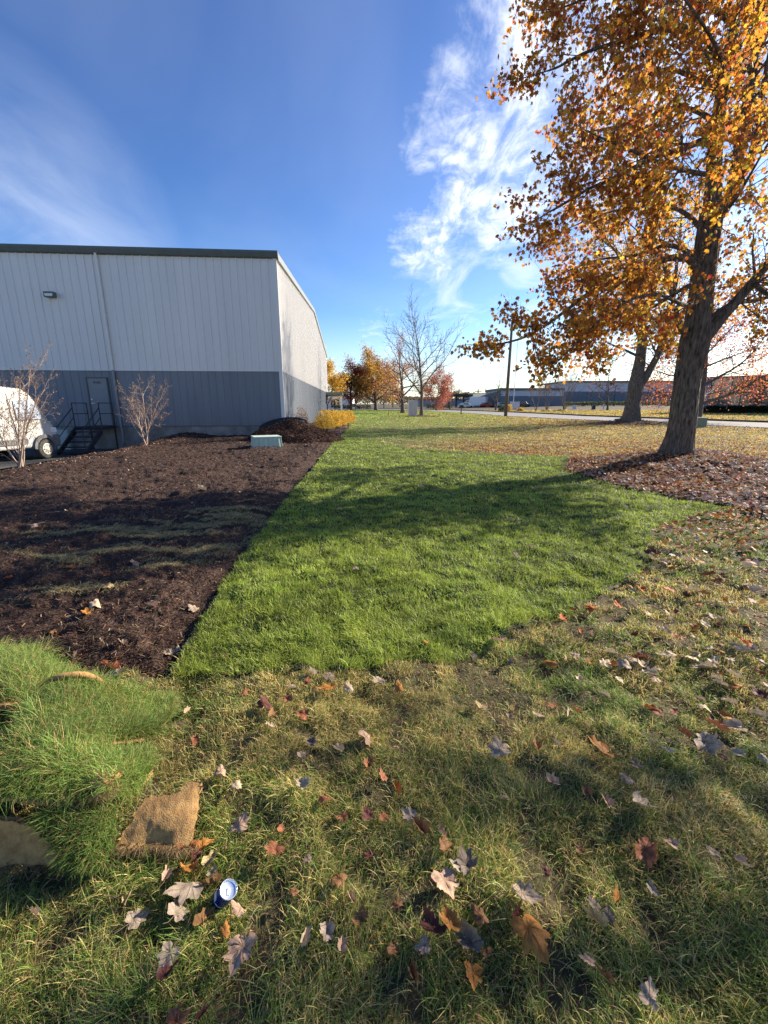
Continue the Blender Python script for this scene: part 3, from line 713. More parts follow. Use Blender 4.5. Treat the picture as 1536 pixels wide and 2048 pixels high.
for q_ in _tl: _dm = np.minimum(_dm, np.hypot(lp[:, 0]-q_[0], lp[:, 2]-q_[2]) + .35*np.clip(lp[:, 1]-q_[1], 0, 9))
lp = lp[(_dm > .42) | (rng.random(len(lp)) < .16)]
print('maple tips', len(tips), 'leaves', len(lp))
out = np.clip(np.linalg.norm((lp - ctr) * [1,1,.8], axis=1) / 5.2, 0, 1); cn = fbm(lp[:, 0] + lp[:, 2], lp[:, 1] + lp[:, 2], .9, 3, 51)
warm = palette(len(lp), [(ORG, 4), (RUST, 2.4), (GOLD, 3), (RED, .3), (BRN, 1.2)], rng); cool = palette(len(lp), [(GOLD, 4), (YEL, 2), (ORG, 2.5), (OLV, 1.2), (RUST, .6)], rng)
w_ = ((out * .75 + cn * .9 + .1 * sstep(5, 9, lp[:, 2]) + rng.normal(0, .12, len(lp))) > .85)[:, None]
lc = np.where(w_, warm, cool)
leaves_mesh('crown', lp, .071, lc, m_leafT, rng, big, zdroop=.8)

def make_tree(name, base, H, label, pal=None, leaf=.1, per=8, seed=0, stems=1, r=None, par=None, trunk=.3, keep=1, group=None, bark=None, spread=.12, lean=None, cat='tree', simple=True):
    g = np.random.default_rng(seed); root = empty(name, (0,0,0), 0, label, cat, group); x, y, z = base
    p0 = dict(levels=3, wig=[.05,.09,.12,.15], up=[.04,.05,.05,.03], n=[8,6,5,0], t0=[trunk,.25,.2], ang=[48,42,40], ratio=[.55,.5,.5], taper=.25, seg=H/14, rr=.55, rmin=.004)
    if par: p0.update(par)
    B = []; tips = []; r = r or H * .016
    for s in range(stems):
        d = np.array([0, 0, 1.]) + (g.normal(0, .05, 3) if stems == 1 else np.array([math.cos(s*6.28/stems+seed), math.sin(s*6.28/stems+seed), 0]) * .33)
        if lean is not None: d = d + np.array(lean)
        grow(B, tips, (x, y, z - .1), d, H * p0.get('len', .72), r, 0, p0, g)
    br = [b for b in B[:1]] if stems == 1 else [b for b in B if b[1][0] >= r * .99]
    ids = {id(b[0]) for b in br}
    q = br[0]; q[1][0] *= 1.35 if stems == 1 else 1
    tubes('trunk', br, bark or m_bark2, root)
    tubes('branches', [b for b in B if id(b[0]) not in ids], bark or m_bark2, root)
    if pal:
        p = leafpos(tips, per, spread, g, keep)
        leaves_mesh('crown', p, leaf, palette(len(p), pal, g, .16), m_leafT, g, root, simple=simple)
    return root
def tz(p): return (p[0], p[1], float(terr(p[0], p[1])))
def at(px, Y): q = P(px, 820, Y); return tz((q[0], Y))
# second maple, further along the road
t2 = empty('maple_tree', (0,0,0), 0, 'second large maple with forked mossy trunk and golden crown, beyond the nearest one', 'tree', 'maples beside the road')
b2 = P(1262, 838, 32.5); z2 = float(terr(b2[0], 32.5))
rough_trunk('trunk', [(b2[0]-.05,32.5,z2-.2),(b2[0],32.5,z2+.15)] + PP([(1265,812,32.5),(1269,790,32.5),(1272,772,32.5),(1276,745,32.6),(1281,715,32.6),(1285,680,32.6)]), [.95,.66,.52,.50,.52,.42,.36,.33], m_bark, t2, 5, .14, 90, lobes=1)
B = []; tips = []
L2 = [([(1285,682,32.6),(1284,640,32.6),(1280,590,32.7),(1272,540,32.8),(1262,480,33)], .32, .1), ([(1272,780,32.5),(1288,760,32.4),(1302,735,32.3),(1318,705,32.2),(1330,670,32),(1345,610,31.8),(1352,540,31.5)], .30, .1),
      ([(1283,690,32.6),(1265,640,32),(1235,600,31.5),(1205,560,31)], .14, .04), ([(1284,660,32.6),(1305,600,33.5),(1320,540,34.5)], .14, .04), ([(1318,705,32.2),(1350,670,31.5),(1400,630,31)], .12, .04),
      ([(1281,715,32.6),(1250,700,32),(1215,685,31.4),(1180,660,31)], .10, .03), ([(1272,540,32.8),(1230,500,32.5),(1190,470,32.2)], .12, .04), ([(1345,610,31.8),(1390,560,32.5),(1440,500,33)], .12, .04),
      ([(1283,650,32.6),(1260,600,34.5),(1220,550,36)], .12, .04), ([(1345,600,31.8),(1330,540,29.5),(1300,480,28.5)], .12, .04),([(1262,480,33),(1250,430,33),(1245,390,33)], .1, .04),([(1352,540,31.5),(1360,470,31.5),(1365,410,31.5)], .1, .04)]
for pl, ra, rb in L2:
    pts = smooth_poly(np.array(PP(pl)), 5); k = len(pts); rad = ra + (rb-ra)*np.linspace(0, 1, k); B.append((pts, rad))
    for q in range(9):
        t = .25 + .75 * (q + rng.random()) / 9; i = min(int(t*(k-1)), k-2); dd = unit(pts[i+1]-pts[i]); sd_ = rot_about(unit(np.cross(dd, [.2,.1,1])), dd, q*2.4+rng.random())
        grow(B, tips, pts[i], dd*.62 + sd_*.78, 2.6 - 1.0*t, max(.02, rad[i]*.4), 0, dict(par, levels=2, n=[5,4,0], seg=.6, rmin=.006), rng)
tubes('branches', B, m_bark, t2)
lp = leafpos(tips, 7, .2, rng, .8); print('t2', len(lp))
lo_ = lp[:, 2] < 5.2
lc = np.where((lo_ & (rng.random(len(lp)) < .6))[:, None], palette(len(lp), [((.42,.14,.10), 2), (RUST, 1), (BRN, 1)], rng), palette(len(lp), [(GOLD, 4), (YEL, 3), (ORG, 2), (OLV, .8)], rng))
kk = ~lo_ | (rng.random(len(lp)) < .35)
leaves_mesh('crown', lp[kk], .085, lc[kk], m_leafT, rng, t2)
# the next maple of the row stands outside the frame on the right and shades the foreground
make_tree('maple_tree', (13.5, 5.2, float(terr(13.5, 5.2))), 12.0, 'maple standing outside the right frame edge whose shade dapples the foreground', [(ORG,2),(RUST,2),(GOLD,2)], .12, 11, 301, r=.30, trunk=.14, keep=.22, spread=.2, group='maples beside the road', par=dict(n=[12,8,6,0], ang=[64,46,42], ratio=[.72,.5,.5], rmin=.01))
# bare tree on the lawn
make_tree('bare_tree', (MID[0], MID[1], float(terr(*MID))), 11.2, 'slender leafless tree on the lawn right of the pale grey cabinet', seed=5, r=.20, trunk=.26,
          par=dict(levels=3, n=[13,9,6,0], ang=[50,40,36], ratio=[.70,.5,.5], up=[.03,.05,.07,.06], wig=[.05,.08,.1,.12], len=.74, rmin=.014))
PK = (.45,.17,.12)
make_tree('maple_tree', at(806, 66), 9.4, 'thinly leaved orange brown maple left of the pale grey cabinet', [(ORG,2),(RUST,2),(PK,3)], .13, 7, 23, r=.33, trunk=.2, keep=.8, spread=.3, par=dict(n=[11,8,6,0], ang=[58,44,40], ratio=[.74,.5,.5], up=[.02,.03,.05,.03], rmin=.018))
make_tree('maple_tree', at(752, 98), 12.0, 'broad olive and orange maple between the burgundy tree and the grey cabinet', [(GOLD,2),(ORG,2.4),(OLV,3),(BRN,2)], .26, 18, 31, r=.40, trunk=.14, spread=.5, par=dict(n=[14,8,6,0], ang=[66,46,42], ratio=[.72,.55,.5], up=[.02,.03,.05,.03], rmin=.02))
make_tree('plum_tree', at(703, 100), 9.8, 'round burgundy leaved tree beyond the yellow shrubs', [((.20,.035,.05),4),((.28,.05,.06),2),((.45,.10,.07),1.3)], .22, 16, 41, r=.34, trunk=.12, spread=.45, keep=.8, par=dict(n=[13,8,6,0], ang=[66,44,40], ratio=[.78,.5,.5], up=[.02,.05,.08,.06], rmin=.02))
make_tree('maple_tree', at(652, 84), 11.0, 'golden tree showing past the far end of the warehouse', [(GOLD,3),(YEL,2),(ORG,1),(OLV,1)], .22, 12, 52, r=.3, trunk=.12, spread=.4, keep=.8, par=dict(n=[13,8,6,0], ang=[50,44,40], ratio=[.5,.5,.5], rmin=.018))
make_tree('maple_tree', at(872, 96), 8.2, 'small salmon red tree right of the leafless lawn tree', [((.36,.09,.06),4),(BRN,1.5),(PK,2)], .20, 13, 61, r=.2, trunk=.16, spread=.4, keep=.8, par=dict(n=[12,7,6,0], ang=[66,46,42], ratio=[.75,.5,.5], up=[.02,.04,.05,.03], rmin=.014))
make_tree('bare_tree', at(900, 118), 9.8, 'thin leafless tree behind the salmon red tree', [(RUST,1),(BRN,1)], .10, 1, 65, r=.2, keep=.3, par=dict(rmin=.02))
make_tree('bare_tree', at(991, 92), 8.4, 'small leafless tree leaning beside the utility pole', seed=71, r=.20, trunk=.2, lean=(.12,0,0), par=dict(ang=[52,46,42], ratio=[.58,.5,.5], n=[9,6,4,0], rmin=.014))
for i, (px, Y, H, s, lb) in enumerate(((1072,84,5.6,3,'low bushy multi stem tree right of the white sign'), (1093,80,6.2,4,'pale multi stem tree left of the taller twiggy one by the flower bed'), (1128,80,7.8,6,'vase shaped twiggy tree at the right end of the flower bed'))):
    make_tree('crape_myrtle', at(px, Y), H, lb, [(PK,1),(BRN,1)], .09, 1, 80+i, stems=s, r=.07, trunk=.4, keep=.4, par=dict(levels=2, n=[7,6,0], ang=[24,30], up=[.03,.05,.05], ratio=[.6,.5], len=.75, rmin=.018), bark=mat('bark_rosy', (.16,.115,.095), .8, (.22,.17,.14), 4))
make_tree('maple_tree', at(1397, 37), 9.6, 'red leaved maple across the road, partly hidden by the nearest trunk', [((.36,.09,.06),3),(ORG,2),(PK,2.5),(BRN,2)], .13, 15, 93, r=.30, trunk=.14, spread=.3, keep=.9, par=dict(n=[12,8,6,0], ang=[66,46,42], ratio=[.74,.5,.5], up=[.03,.03,.04,.02], rmin=.012))
make_tree('maple_tree', at(1215, 84), 9.2, 'thin pink leaved tree on the far lawn left of the forked maple', [(PK,3),((.42,.09,.05),1)], .13, 2, 97, r=.2, trunk=.2, spread=.3, keep=.4, par=dict(n=[10,6,5,0], ang=[60,46,42], ratio=[.68,.5,.5], rmin=.016))
fg = 'bare trees of the far treeline'
ft = [(768,150,10,'rusty'),(786,160,12,'pinkish grey'),(800,170,9,'bare'),(735,170,10,'rusty')]
for i, (px, Y, H, w) in enumerate(ft):
    make_tree('bare_tree', at(px, Y), H, w + (' far tree just left of the orange brown maple trunk' if i == 0 else ' twiggy far tree seen low behind the orange brown maple' if i == 1 else ' small far tree close beside the pale grey cabinet' if i == 2 else ' far tree low behind the broad olive maple'), [(RUST,1),(PK,1)], .22, 2, 110+i, r=.2, keep=.5, trunk=.15, group=fg, par=dict(rmin=.035, levels=2, n=[12,9,0]))

# crape myrtles on the bed
m_cr = mat('bark_crape', (.40,.31,.25), .7, (.26,.19,.15), 3)
CRP = [((.36,.24,.14),2),((.30,.16,.10),2),((.22,.13,.09),2)]
def crape(px, py, Y, H, stems, label, seed, pal, keep, pts=None):
    b = P(px, py, Y); x, y = b[0], b[1]; z = float(bedz(np.array([x]), np.array([y]))[0]); g = np.random.default_rng(seed)
    root = empty('crape_myrtle', (0,0,0), 0, label, 'shrub', 'young crape myrtles on the mulch bed'); B = []; tips = []
    S = []
    for (ex_, ey_, dy) in stems:
        e = P(ex_, ey_, Y + dy); s = np.array([x + g.normal(0,.04), y + g.normal(0,.04), z - .05]); m_ = (s + e) / 2 + g.normal(0, .05, 3)
        pts_ = smooth_poly(np.array([s, s*.7+m_*.3+g.normal(0,.02,3), m_, e]), 5); k = len(pts_); rad = np.linspace(.030, .010, k); S.append((pts_, rad))
        for q in range(8):
            t = .35 + .65*(q+.5)/8; i = min(int(t*(k-1)), k-2); dd = unit(pts_[i+1]-pts_[i]); sd_ = rot_about(unit(np.cross(dd, [.2,.9,.1])), dd, q*2.4+g.random())
            grow(B, tips, pts_[i], dd*.85+sd_*.5, H*.36*(1.2-.5*t), .010, 0, dict(levels=2, wig=[.08,.12,.14], up=[.06,.05,.03], n=[4,4,0], t0=[.25,.2], ang=[34,38], ratio=[.55,.55], seg=.15, rr=.6, rmin=.0035), g)
    tubes('stem', S, m_cr, root); tubes('twigs', B, m_cr, root)
    p = leafpos(tips, 3, .03, g, keep); c = palette(len(p), pal, g)
    top = (p[:, 0] < np.quantile(p[:, 0], .30)) & (p[:, 2] > np.quantile(p[:, 2], .6)); c[top] = palette(int(top.sum()), [((.45,.33,.07),2),((.5,.28,.08),2)], g)
    leaves_mesh('crown', p, .038, c, m_leafT, g, root, simple=True)
crape(293, 898, 16.8, 2.6, [(262,800,.2),(285,785,0),(318,800,-.2)], 'bare pinkish crape myrtle between the black stairs and the green utility box', 3, CRP, .55)
crape(48, 956, 12.4, 2.9, [(12,800,0),(-20,820,-.3),(40,770,.2),(78,790,0),(60,740,-.2)], 'taller crape myrtle with pale stems in front of the white van', 4, CRP, .6)

# yellow shrubs by the side wall
m_bushleaf = m_leafT
def bush(name, c, rx, ry, h, pal, n, size, label, group, seed, cat='shrub'):
    g = np.random.default_rng(seed); root = empty(name, (0,0,0), 0, label, cat, group); z0 = float(terr(c[0], c[1])) - .02
    B = []; tips = []
    for k in range(14):
        a = g.random()*6.28; grow(B, tips, (c[0]+.06*math.cos(a), c[1]+.06*math.sin(a), z0), (math.cos(a)*rx*.8, math.sin(a)*ry*.8, h), h*.6, .012, 0, dict(levels=1, wig=[.08,.1], up=[.0,.02], n=[5,0], t0=[.3], ang=[35], ratio=[.5], seg=.15, rmin=.004), g)
    tubes('stems', B, m_bark2, root)
    u = g.normal(0, 1, (n, 3)); u /= np.linalg.norm(u, axis=1)[:, None]; u[:, 2] = np.abs(u[:, 2]) * 1.0; r = (g.random(n) ** .33)
    r *= .78 + .45 * fbm(u[:, 0]*2 + u[:, 2], u[:, 1]*2 - u[:, 2], 1.6, 3, seed)
    p = np.stack([c[0] + u[:, 0]*r*rx, c[1] + u[:, 1]*r*ry, z0 + .08*h + u[:, 2]*r*h], 1)
    leaves_mesh('foliage', p, size, palette(n, pal, g, .18), m_bushleaf, g, root, simple=True, zdroop=-.3)
yb = [(648,25.5,'nearest and greenest'),(664,28.0,'second'),(677,30.5,'third'),(688,33,'fourth'),(698,35.5,'farthest')]
for i, (px, Y, w) in enumerate(yb):
    c = P(px, 835, Y); h = 1.08 - .05*i
    bush('golden_shrub', (c[0], Y), .62, .95, h, [((.50,.31,.045),4),((.42,.22,.03),2),((.20,.22,.05), 2.2 if i == 0 else .5)], 3200, .055, w + ' rounded golden shrub of the row along the lit side wall', 'row of golden shrubs by the side wall', 200+i)
c = P(602, 838, 21.4)
bush('brown_shrub', (c[0]+.0, 21.6), .42, .45, 1.25, [((.40,.20,.08),3),((.28,.14,.07),2),((.45,.28,.10),1)], 1800, .045, 'small rusty brown shrub behind the mulch heap at the lit wall', None, 215)

# ------------------------------------------------------------ roadside furniture
m_pole = mat('pole_wood', (.17,.135,.10), .9, (.11,.09,.07), 4, stretch=(1,1,.1), bump=.4)
def zt(x, y): return float(terr(x, y))
p = P(1011, 833, 50)
z0 = zt(p[0], 50); q = P(1024, 640, 50)
o = MB().tube([(p[0], 50, z0-.3), (p[0]+.02, 50, 5), (p[0]+.05, 50, q[2])], [.19,.165,.13], 14).build('utility_pole', m_pole, smooth=True)
tag(o, 'brown wooden utility pole on the near verge beside the road', 'pole')
p = P(825, 831, 52); z0 = zt(p[0], 52); w = 17/2/885*52
cb = empty('roadside_cabinet', (p[0], 52, z0), .05, 'pale grey upright service cabinet on the lawn left of the leafless tree', 'utility cabinet')
m_cab = mat('cabinet_grey', (.40,.42,.44), .5, (.44,.46,.48), 3)
MB().box((-w,-.35,.08),(w,.45,1.78), .02).build('body', m_cab, cb)
MB().box((-w-.06,-.42,0),(w+.06,.5,.08)).build('base', m_kerb, cb)
MB().box((-w+.05,-.362,.15),(-.01,-.352,1.7)).box((.01,-.362,.15),(w-.05,-.352,1.7)).build('door', m_cab, cb)
MB().box((.03,-.385,.85),(.05,-.362,1.0)).build('door_handle', m_steel, cb)
p = P(922, 829, 58); z0 = zt(p[0], 58)
mbx = empty('mailbox', (p[0], 58, z0), .3, 'dark mailbox on a post beside the road', 'mailbox')
MB().box((-.05,-.05,-.1),(.05,.05,.95)).build('post', m_pole, mbx)
q = MB().prism([(-.14,.95),(.14,.95),(.14,1.1),(.10,1.19),(0,1.24),(-.10,1.19),(-.14,1.1)], -.3, .35); q.build('box', m_blk, mbx)
MB().box((-.42,-.06,.82),(.45,.06,.92)).build('arm', m_pole, mbx)
p = P(1029, 815, 88); z0 = zt(p[0], 88)
sg = empty('business_sign', (p[0], 88, z0), -.1, 'white blank roadside sign panel right of the utility pole', 'sign')
m_wht = mat('sign_white', (.70,.71,.74), .5, (.62,.63,.66), 2)
MB().box((-.85,-.1,.35),(.85,.1,1.75), .02).build('panel', m_wht, sg)
MB().box((-.95,-.13,.25),(.95,.13,.35)).build('plinth', mat('brick', (.22,.10,.07), .9), sg)
for x_ in (-.9, .9): MB().box((x_-.06,-.08,0),(x_+.06,.08,1.8)).build('post', m_wht, sg)
for i, (px, s) in enumerate(((1003,'dark green'),(1018,'yellow'),(1042,'yellow brown'))):
    c = P(px, 818, 84); pal = [((.04,.07,.02),3),((.08,.10,.03),1)] if i == 0 else [((.55,.36,.05),3),((.35,.20,.05),1)]
    bush('low_shrub', (c[0], 84), .7, .6, 1.3 if i != 2 else .7, pal, 500, .16, s + (' low shrub left of the utility pole foot' if i == 0 else ' low shrub between the utility pole and the white sign' if i == 1 else ' low shrub right of the white sign'), None, 230+i)
p = P(1026, 815, 96); z0 = zt(p[0], 96)
fp = MB().tube([(p[0],96,z0-.2),(p[0]+.03,96,15.5)], [.09,.05], 8).build('flagpole', mat('white_metal', (.75,.75,.76), .4)); tag(fp, 'tall thin white flagpole behind the white sign', 'flagpole')
p = P(1404, 854, 27.0); z0 = zt(p[0], 27.6)
rb = empty('ribbed_box', (p[0], 27.6, z0-.02), -.45, 'small grey green ribbed utility box on the near verge right of the nearest trunk', 'utility box')
m_rb = mat('ribbed_green', (.24,.28,.21), .6, (.20,.24,.18), 5)
MB().box((-.52,-.32,.05),(.52,.32,.60)).build('body', m_rb, rb)
rbs = MB()
for k in range(8): rbs.box((-.50,-.335,.09+.062*k),(-.02,-.321,.12+.062*k)).box((.02,-.335,.09+.062*k),(.50,-.335+.014,.12+.062*k))
rbs.build('ribs', m_rb, rb); MB().box((-.56,-.36,.601),(.56,.36,.66), .01).build('lid', mat('ribbed_lid', (.36,.38,.30), .6), rb); MB().box((-.58,-.38,0),(.58,.38,.05)).build('base', m_kerb, rb)
def stake(px, py, Y, h, w, m, label, name='marker_post', cat='post'):
    p = P(px, py, Y); z0 = zt(p[0], Y); o = MB().box((p[0]-w/2, Y-w/2, z0-.1),(p[0]+w/2, Y+w/2, z0+h*.85)).box((p[0]-w*.65, Y-w*.65, z0+h*.85),(p[0]+w*.65, Y+w*.65, z0+h)).build(name, m); tag(o, label, cat)
stake(777, 832, 50, .55, .12, mat('marker_yellow', (.55,.38,.08), .6), 'short yellow marker post on the lawn left of the grey cabinet')
stake(1207, 815, 90, 1.1, .22, m_wht, 'white marker post left of the forked maple on the far lawn')
stake(1318, 812, 92, 1.0, .2, m_wht, 'white marker post right of the forked maple on the far lawn')
stake(1149, 812, 96, .9, .6, m_wht, 'small white notice on the far lawn behind the flower bed', 'small_sign', 'sign')
stake(1187, 816, 90, .8, .55, mat('blue_bin', (.02,.035,.09), .5), 'dark blue box standing on the far lawn', 'utility_box', 'utility box')
p = P(1110, 815, 80)
for i in range(5):
    xx = p[0] + (-2.2 + i*.95)
    bush('flower_clump', (xx, 79.5), .5, .4, .4, [((.62,.50,.16),3),((.35,.28,.08),1)], 160, .12, ('leftmost','second','middle','fourth','rightmost')[i] + ' pale yellow clump in the flower bed under the multi stem trees', 'yellow clumps in the flower bed', 240+i, 'plant')
# light poles and far utility poles
for i, (px, Y, top, lb) in enumerate(((1227,118,772,'thin parking lot light pole before the long far building, left of the forked maple'),(1292,118,778,'thin parking lot light pole just right of the forked maple trunk'))):
    p = P(px, 812, Y); q = P(px, top, Y); z0 = zt(p[0], Y)
    lp_ = empty('light_pole', (p[0], Y, z0), 0, lb, 'lamp post'); MB().tube([(0,0,0),(0,0,q[2]-z0)], .10, 8).build('pole', m_blk, lp_); MB().box((-.35,-.2,q[2]-z0),(.35,.2,q[2]-z0+.15)).build('lamp_head', m_blk, lp_)
for i, (px, Y, top, lb) in enumerate(((955,190,778,'far utility pole with crossarm above the grey gabled building'),(917,190,777,'far utility pole with crossarm above the dark canopy'))):
    p = P(px, 808, Y); q = P(px, top, Y); z0 = zt(p[0], Y)
    u_ = empty('utility_pole', (p[0], Y, z0), 0, lb, 'pole'); MB().tube([(0,0,0),(0,0,q[2]-z0)], .22, 8).build('pole', m_pole, u_); MB().box((-1.5,-.1,q[2]-z0-1.1),(1.5,.1,q[2]-z0-.8)).build('crossarm', m_pole, u_)

# ------------------------------------------------------------ far buildings
def bx(px0, px1, pyt, pyb, Y, dep, rz=0):
    a = P(px0, pyb, Y); b = P(px1, pyb, Y); t = P(px0, pyt, Y); return a[0], b[0], zt((a[0]+b[0])/2, Y)-.5, t[2]
m_fu = mat('far_siding_light', (.50,.52,.56), .6, (.54,.56,.60), .3); m_fl = mat('far_siding_blue', (.13,.15,.18), .6, (.16,.18,.21), .5); m_fr = mat('far_roof', (.12,.13,.14), .6)
x0, x1, zb, zt_ = bx(1128, 1660, 765, 810, 150, 0); zm = P(1200, 783, 150)[2]
fb = empty('far_warehouse', (0,0,0), 0, 'long low far warehouse, light above and slate blue below, across the right of the view', 'warehouse')
for k, (z_a, z_b, mm, nm) in enumerate(((zb, zm, m_fl, 'lower_siding'), (zm, zt_, m_fu, 'upper_siding'))):
    ribs = MB(); n_ = 60; ww = (x1-x0)/n_
    for i in range(n_): ribs.box((x0+i*ww, 150-.12*(i % 2), z_a),(x0+(i+1)*ww, 170-(.01 if k else 0), z_b))
    ribs.build(nm, mm, fb)
MB().box((x0-.4,149.5,zt_),(x1+.4,170.5,zt_+.55)).build('roof', m_fr, fb)
for px in (1285, 1322, 1190): a_ = P(px, 800, 149.8)[0]; MB().box((a_-1.4,149.75,zb),(a_+1.4,149.86,zb+4.6)).build('loading_door', m_fl, fb)
# nearer gabled end building left of it
x0, x1, zb, ze = bx(1000, 1125, 781, 812, 135, 0)
zr = P(1040, 776, 135)[2]; xg = P(968, 800, 135)[0]
gb2 = empty('gabled_building', (0,0,0), 0, 'grey blue metal building with a sloping gable end behind the white sign', 'building')
MB().box((x0,135,zb),(x1,155,ze-1.6)).build('lower_siding', m_fl, gb2); MB().box((x0,135.02,ze-1.6),(x1,154.9,ze)).build('upper_siding', m_fu, gb2)
MB().add([(xg,150,zb),(x0,135,zb),(x0,135,ze),(xg,150,ze-2.2)],[(0,1,2,3)]).add([(xg,150,ze-2.2),(x0,135,ze),(x0+2,155,ze),(xg+2,156,ze-2.2)],[(0,1,2,3)]).build('gable_wall', m_fr, gb2)
MB().box((x0-.2,134.7,ze),(x1,155.3,zr)).build('roof', m_fr, gb2)
# grey workshop with dark canopy
x0, x1, zb, ze = bx(944, 990, 794, 812, 165, 0); zr = P(950, 786, 165)[2]
ws = empty('workshop_building', (0,0,0), 0, 'small grey workshop with pitched roof right of the dark canopy', 'building')
MB().box((x0,165,zb),(x1,180,ze)).build('wall', mat('workshop_wall', (.20,.20,.21), .8, (.25,.25,.26), .5), ws)
MB().add([(x0-.5,164.5,ze),(x1+.5,164.5,ze),(x1+.5,172,zr),(x0-.5,172,zr),(x1+.5,180,ze),(x0-.5,180,ze)],[(0,1,2,3),(3,2,4,5)]).build('roof', mat('workshop_roof', (.17,.18,.15), .8), ws)
for px in (952, 962, 973): a_ = P(px, 805, 164.9)[0]; MB().box((a_-.8,164.85,zb+1),(a_+.8,164.95,zb+3.2)).build('door', m_blk, ws)
x0, x1, zb, ze = bx(896, 945, 788, 812, 140, 0)
cn_ = empty('fuel_canopy', (0,0,0), 0, 'long dark flat canopy on posts beyond the salmon red tree', 'canopy')
MB().box((x0,140,ze-.7),(x1,150,ze)).build('roof', m_blk, cn_)
for t in (.05,.35,.65,.95): MB().box((x0+(x1-x0)*t-.2,141,zb),(x0+(x1-x0)*t+.2,141.4,ze-.7)).build('post', m_blk, cn_)
# low pale wall/building behind the salmon tree and white house left
x0, x1, zb, ze = bx(838, 935, 800, 812, 172, 0)
lw = empty('low_building', (0,0,0), 0, 'low pale grey building behind the salmon red tree', 'building')
MB().box((x0,172,zb),(x1,180,ze)).build('wall', mat('pale_wall', (.38,.39,.40), .8, (.30,.31,.32), .3), lw); MB().box((x0-.3,171.6,ze),(x1+.3,180.3,ze+.3)).build('roof', m_fr, lw)
x0, x1, zb, ze = bx(640, 705, 797, 812, 125, 0); zr = P(670, 792, 125)[2]
wb = empty('white_building', (0,0,0), 0, 'white low building with a grey roof past the warehouse entrance canopy', 'building')
MB().box((x0,125,zb),(x1,133,ze)).build('wall', mat('white_wall', (.72,.72,.73), .7, (.62,.62,.64), .5), wb)
MB().add([(x0-.4,124.5,ze),(x1+.4,124.5,ze),(x1+.4,129,zr),(x0-.4,129,zr),(x1+.4,133.5,ze),(x0-.4,133.5,ze)],[(0,1,2,3),(3,2,4,5)]).build('roof', mat('grey_shingle', (.18,.17,.17), .9), wb)
for px in (664, 669, 676): a_ = P(px, 805, 125)[0]; MB().box((a_-.3,124.95,zb+.9),(a_+.3,125.02,ze-.4)).build('window', m_blk, wb)
# glass fronted building at right edge
x0 = P(1408, 800, 62)[0]; x1 = P(1620, 800, 56)[0]; 
gl = empty('glass_front_building', (0,0,0), 0, 'low office building with dark gridded glass front at the right edge across the road', 'building')
g0 = np.array([x0, 64.]); g1 = np.array([x1, 55.]); gd = unit(g1-g0); gn = np.array([gd[1], -gd[0]]); glen = np.linalg.norm(g1-g0)
if gn[1] > 0: gn = -gn
zb = zt(x0, 62) - .6; zc = P(1440, 757, 62)[2]
def gbox(s0, s1, d0, d1, z0_, z1_, mb):
    c = [g0+gd*s0+gn*d0, g0+gd*s1+gn*d0, g0+gd*s1+gn*d1, g0+gd*s0+gn*d1]
    return mb.add([(q[0],q[1],z0_) for q in c]+[(q[0],q[1],z1_) for q in c], [(0,1,2,3),(4,5,6,7),(0,1,5,4),(1,2,6,5),(2,3,7,6),(3,0,4,7)])
gbox(0, 1.7, 0, -8, zb, zc, MB()).build('side_panel', mat('blue_panel', (.13,.18,.27), .5, (.16,.21,.30), .6), gl)
gbox(1.7, glen, -.3, -8, zb, zc-.05, MB()).build('wall', mat('dark_interior', (.035,.03,.03), .6, (.09,.07,.06), .8), gl)
gbox(1.72, glen, 0, -.05, zb+1.2, zc-.05, MB()).build('glazing', mat('office_glass', (.03,.035,.05), .04, spec=1.0), gl)
mul = MB(); s_ = 1.7
while s_ < glen: gbox(s_, s_+.09, .06, 0.001, zb+1.2, zc-.05, mul); s_ += 1.15
for z_ in (zc-.95, zb+2.05): gbox(1.71, glen, .045, .002, z_, z_+.09, mul)
mul.build('window_frame', m_blk, gl); gbox(-.2, glen+.2, .25, -8.2, zc, zc+.28, MB()).build('roof', m_fr, gl)
# hedges
def hedge(name, a, b, w, h, label, seed, n, size, pal=[((.035,.055,.02),3),((.05,.07,.025),1)]):
    g = np.random.default_rng(seed); a = np.array(a); b = np.array(b); t = g.random(n); d = unit(b-a); nn = np.array([-d[1], d[0]])
    k = int(np.linalg.norm(b-a) / .5) + 2; B = []
    for i in range(k):
        q = a + (b-a)*i/(k-1); z0 = zt(*q); B.append((np.array([(q[0],q[1],z0-.1),(q[0],q[1],z0+h*.4),(q[0],q[1],z0+h*.75)]), np.array([.05,.04,.02])))
    root = empty(name, (0,0,0), 0, label, 'hedge'); tubes('stems', B, m_bark2, root)
    off = (g.random(n)-.5)*w; hh_ = g.random(n)**.6*h*(.85+.3*fbm(t*40, t*0, 1, 2, seed)); p = a[None]+(b-a)[None]*t[:, None]+nn[None]*off[:, None]
    leaves_mesh('foliage', np.column_stack([p, terr(p[:,0], p[:,1])+hh_]), size, palette(n, pal, g, .2), m_leafT, g, root, simple=True, zdroop=0)
hedge('hedge', g0+gn*2.0-gd*1.5, g1+gn*2.0, 1.0, 1.0, 'clipped dark green hedge in front of the glass fronted building', 301, 9000, .14)
hedge('hedge', P(668,815,112)[:2], P(742,815,112)[:2], 1.2, 1.1, 'low dark hedge under the burgundy and olive trees', 302, 1800, .2)
hedge('hedge', P(853,812,120)[:2], P(905,812,120)[:2], 1.2, 1.3, 'low dark hedge behind the trunk of the salmon red tree', 303, 1400, .2)
hedge('hedge', P(1130,806,128)[:2], P(1400,806,118)[:2], 1.5, 1.2, 'long low green scrub strip in front of the far warehouse', 304, 5000, .25, [((.06,.08,.03),3),((.14,.13,.07),1)])
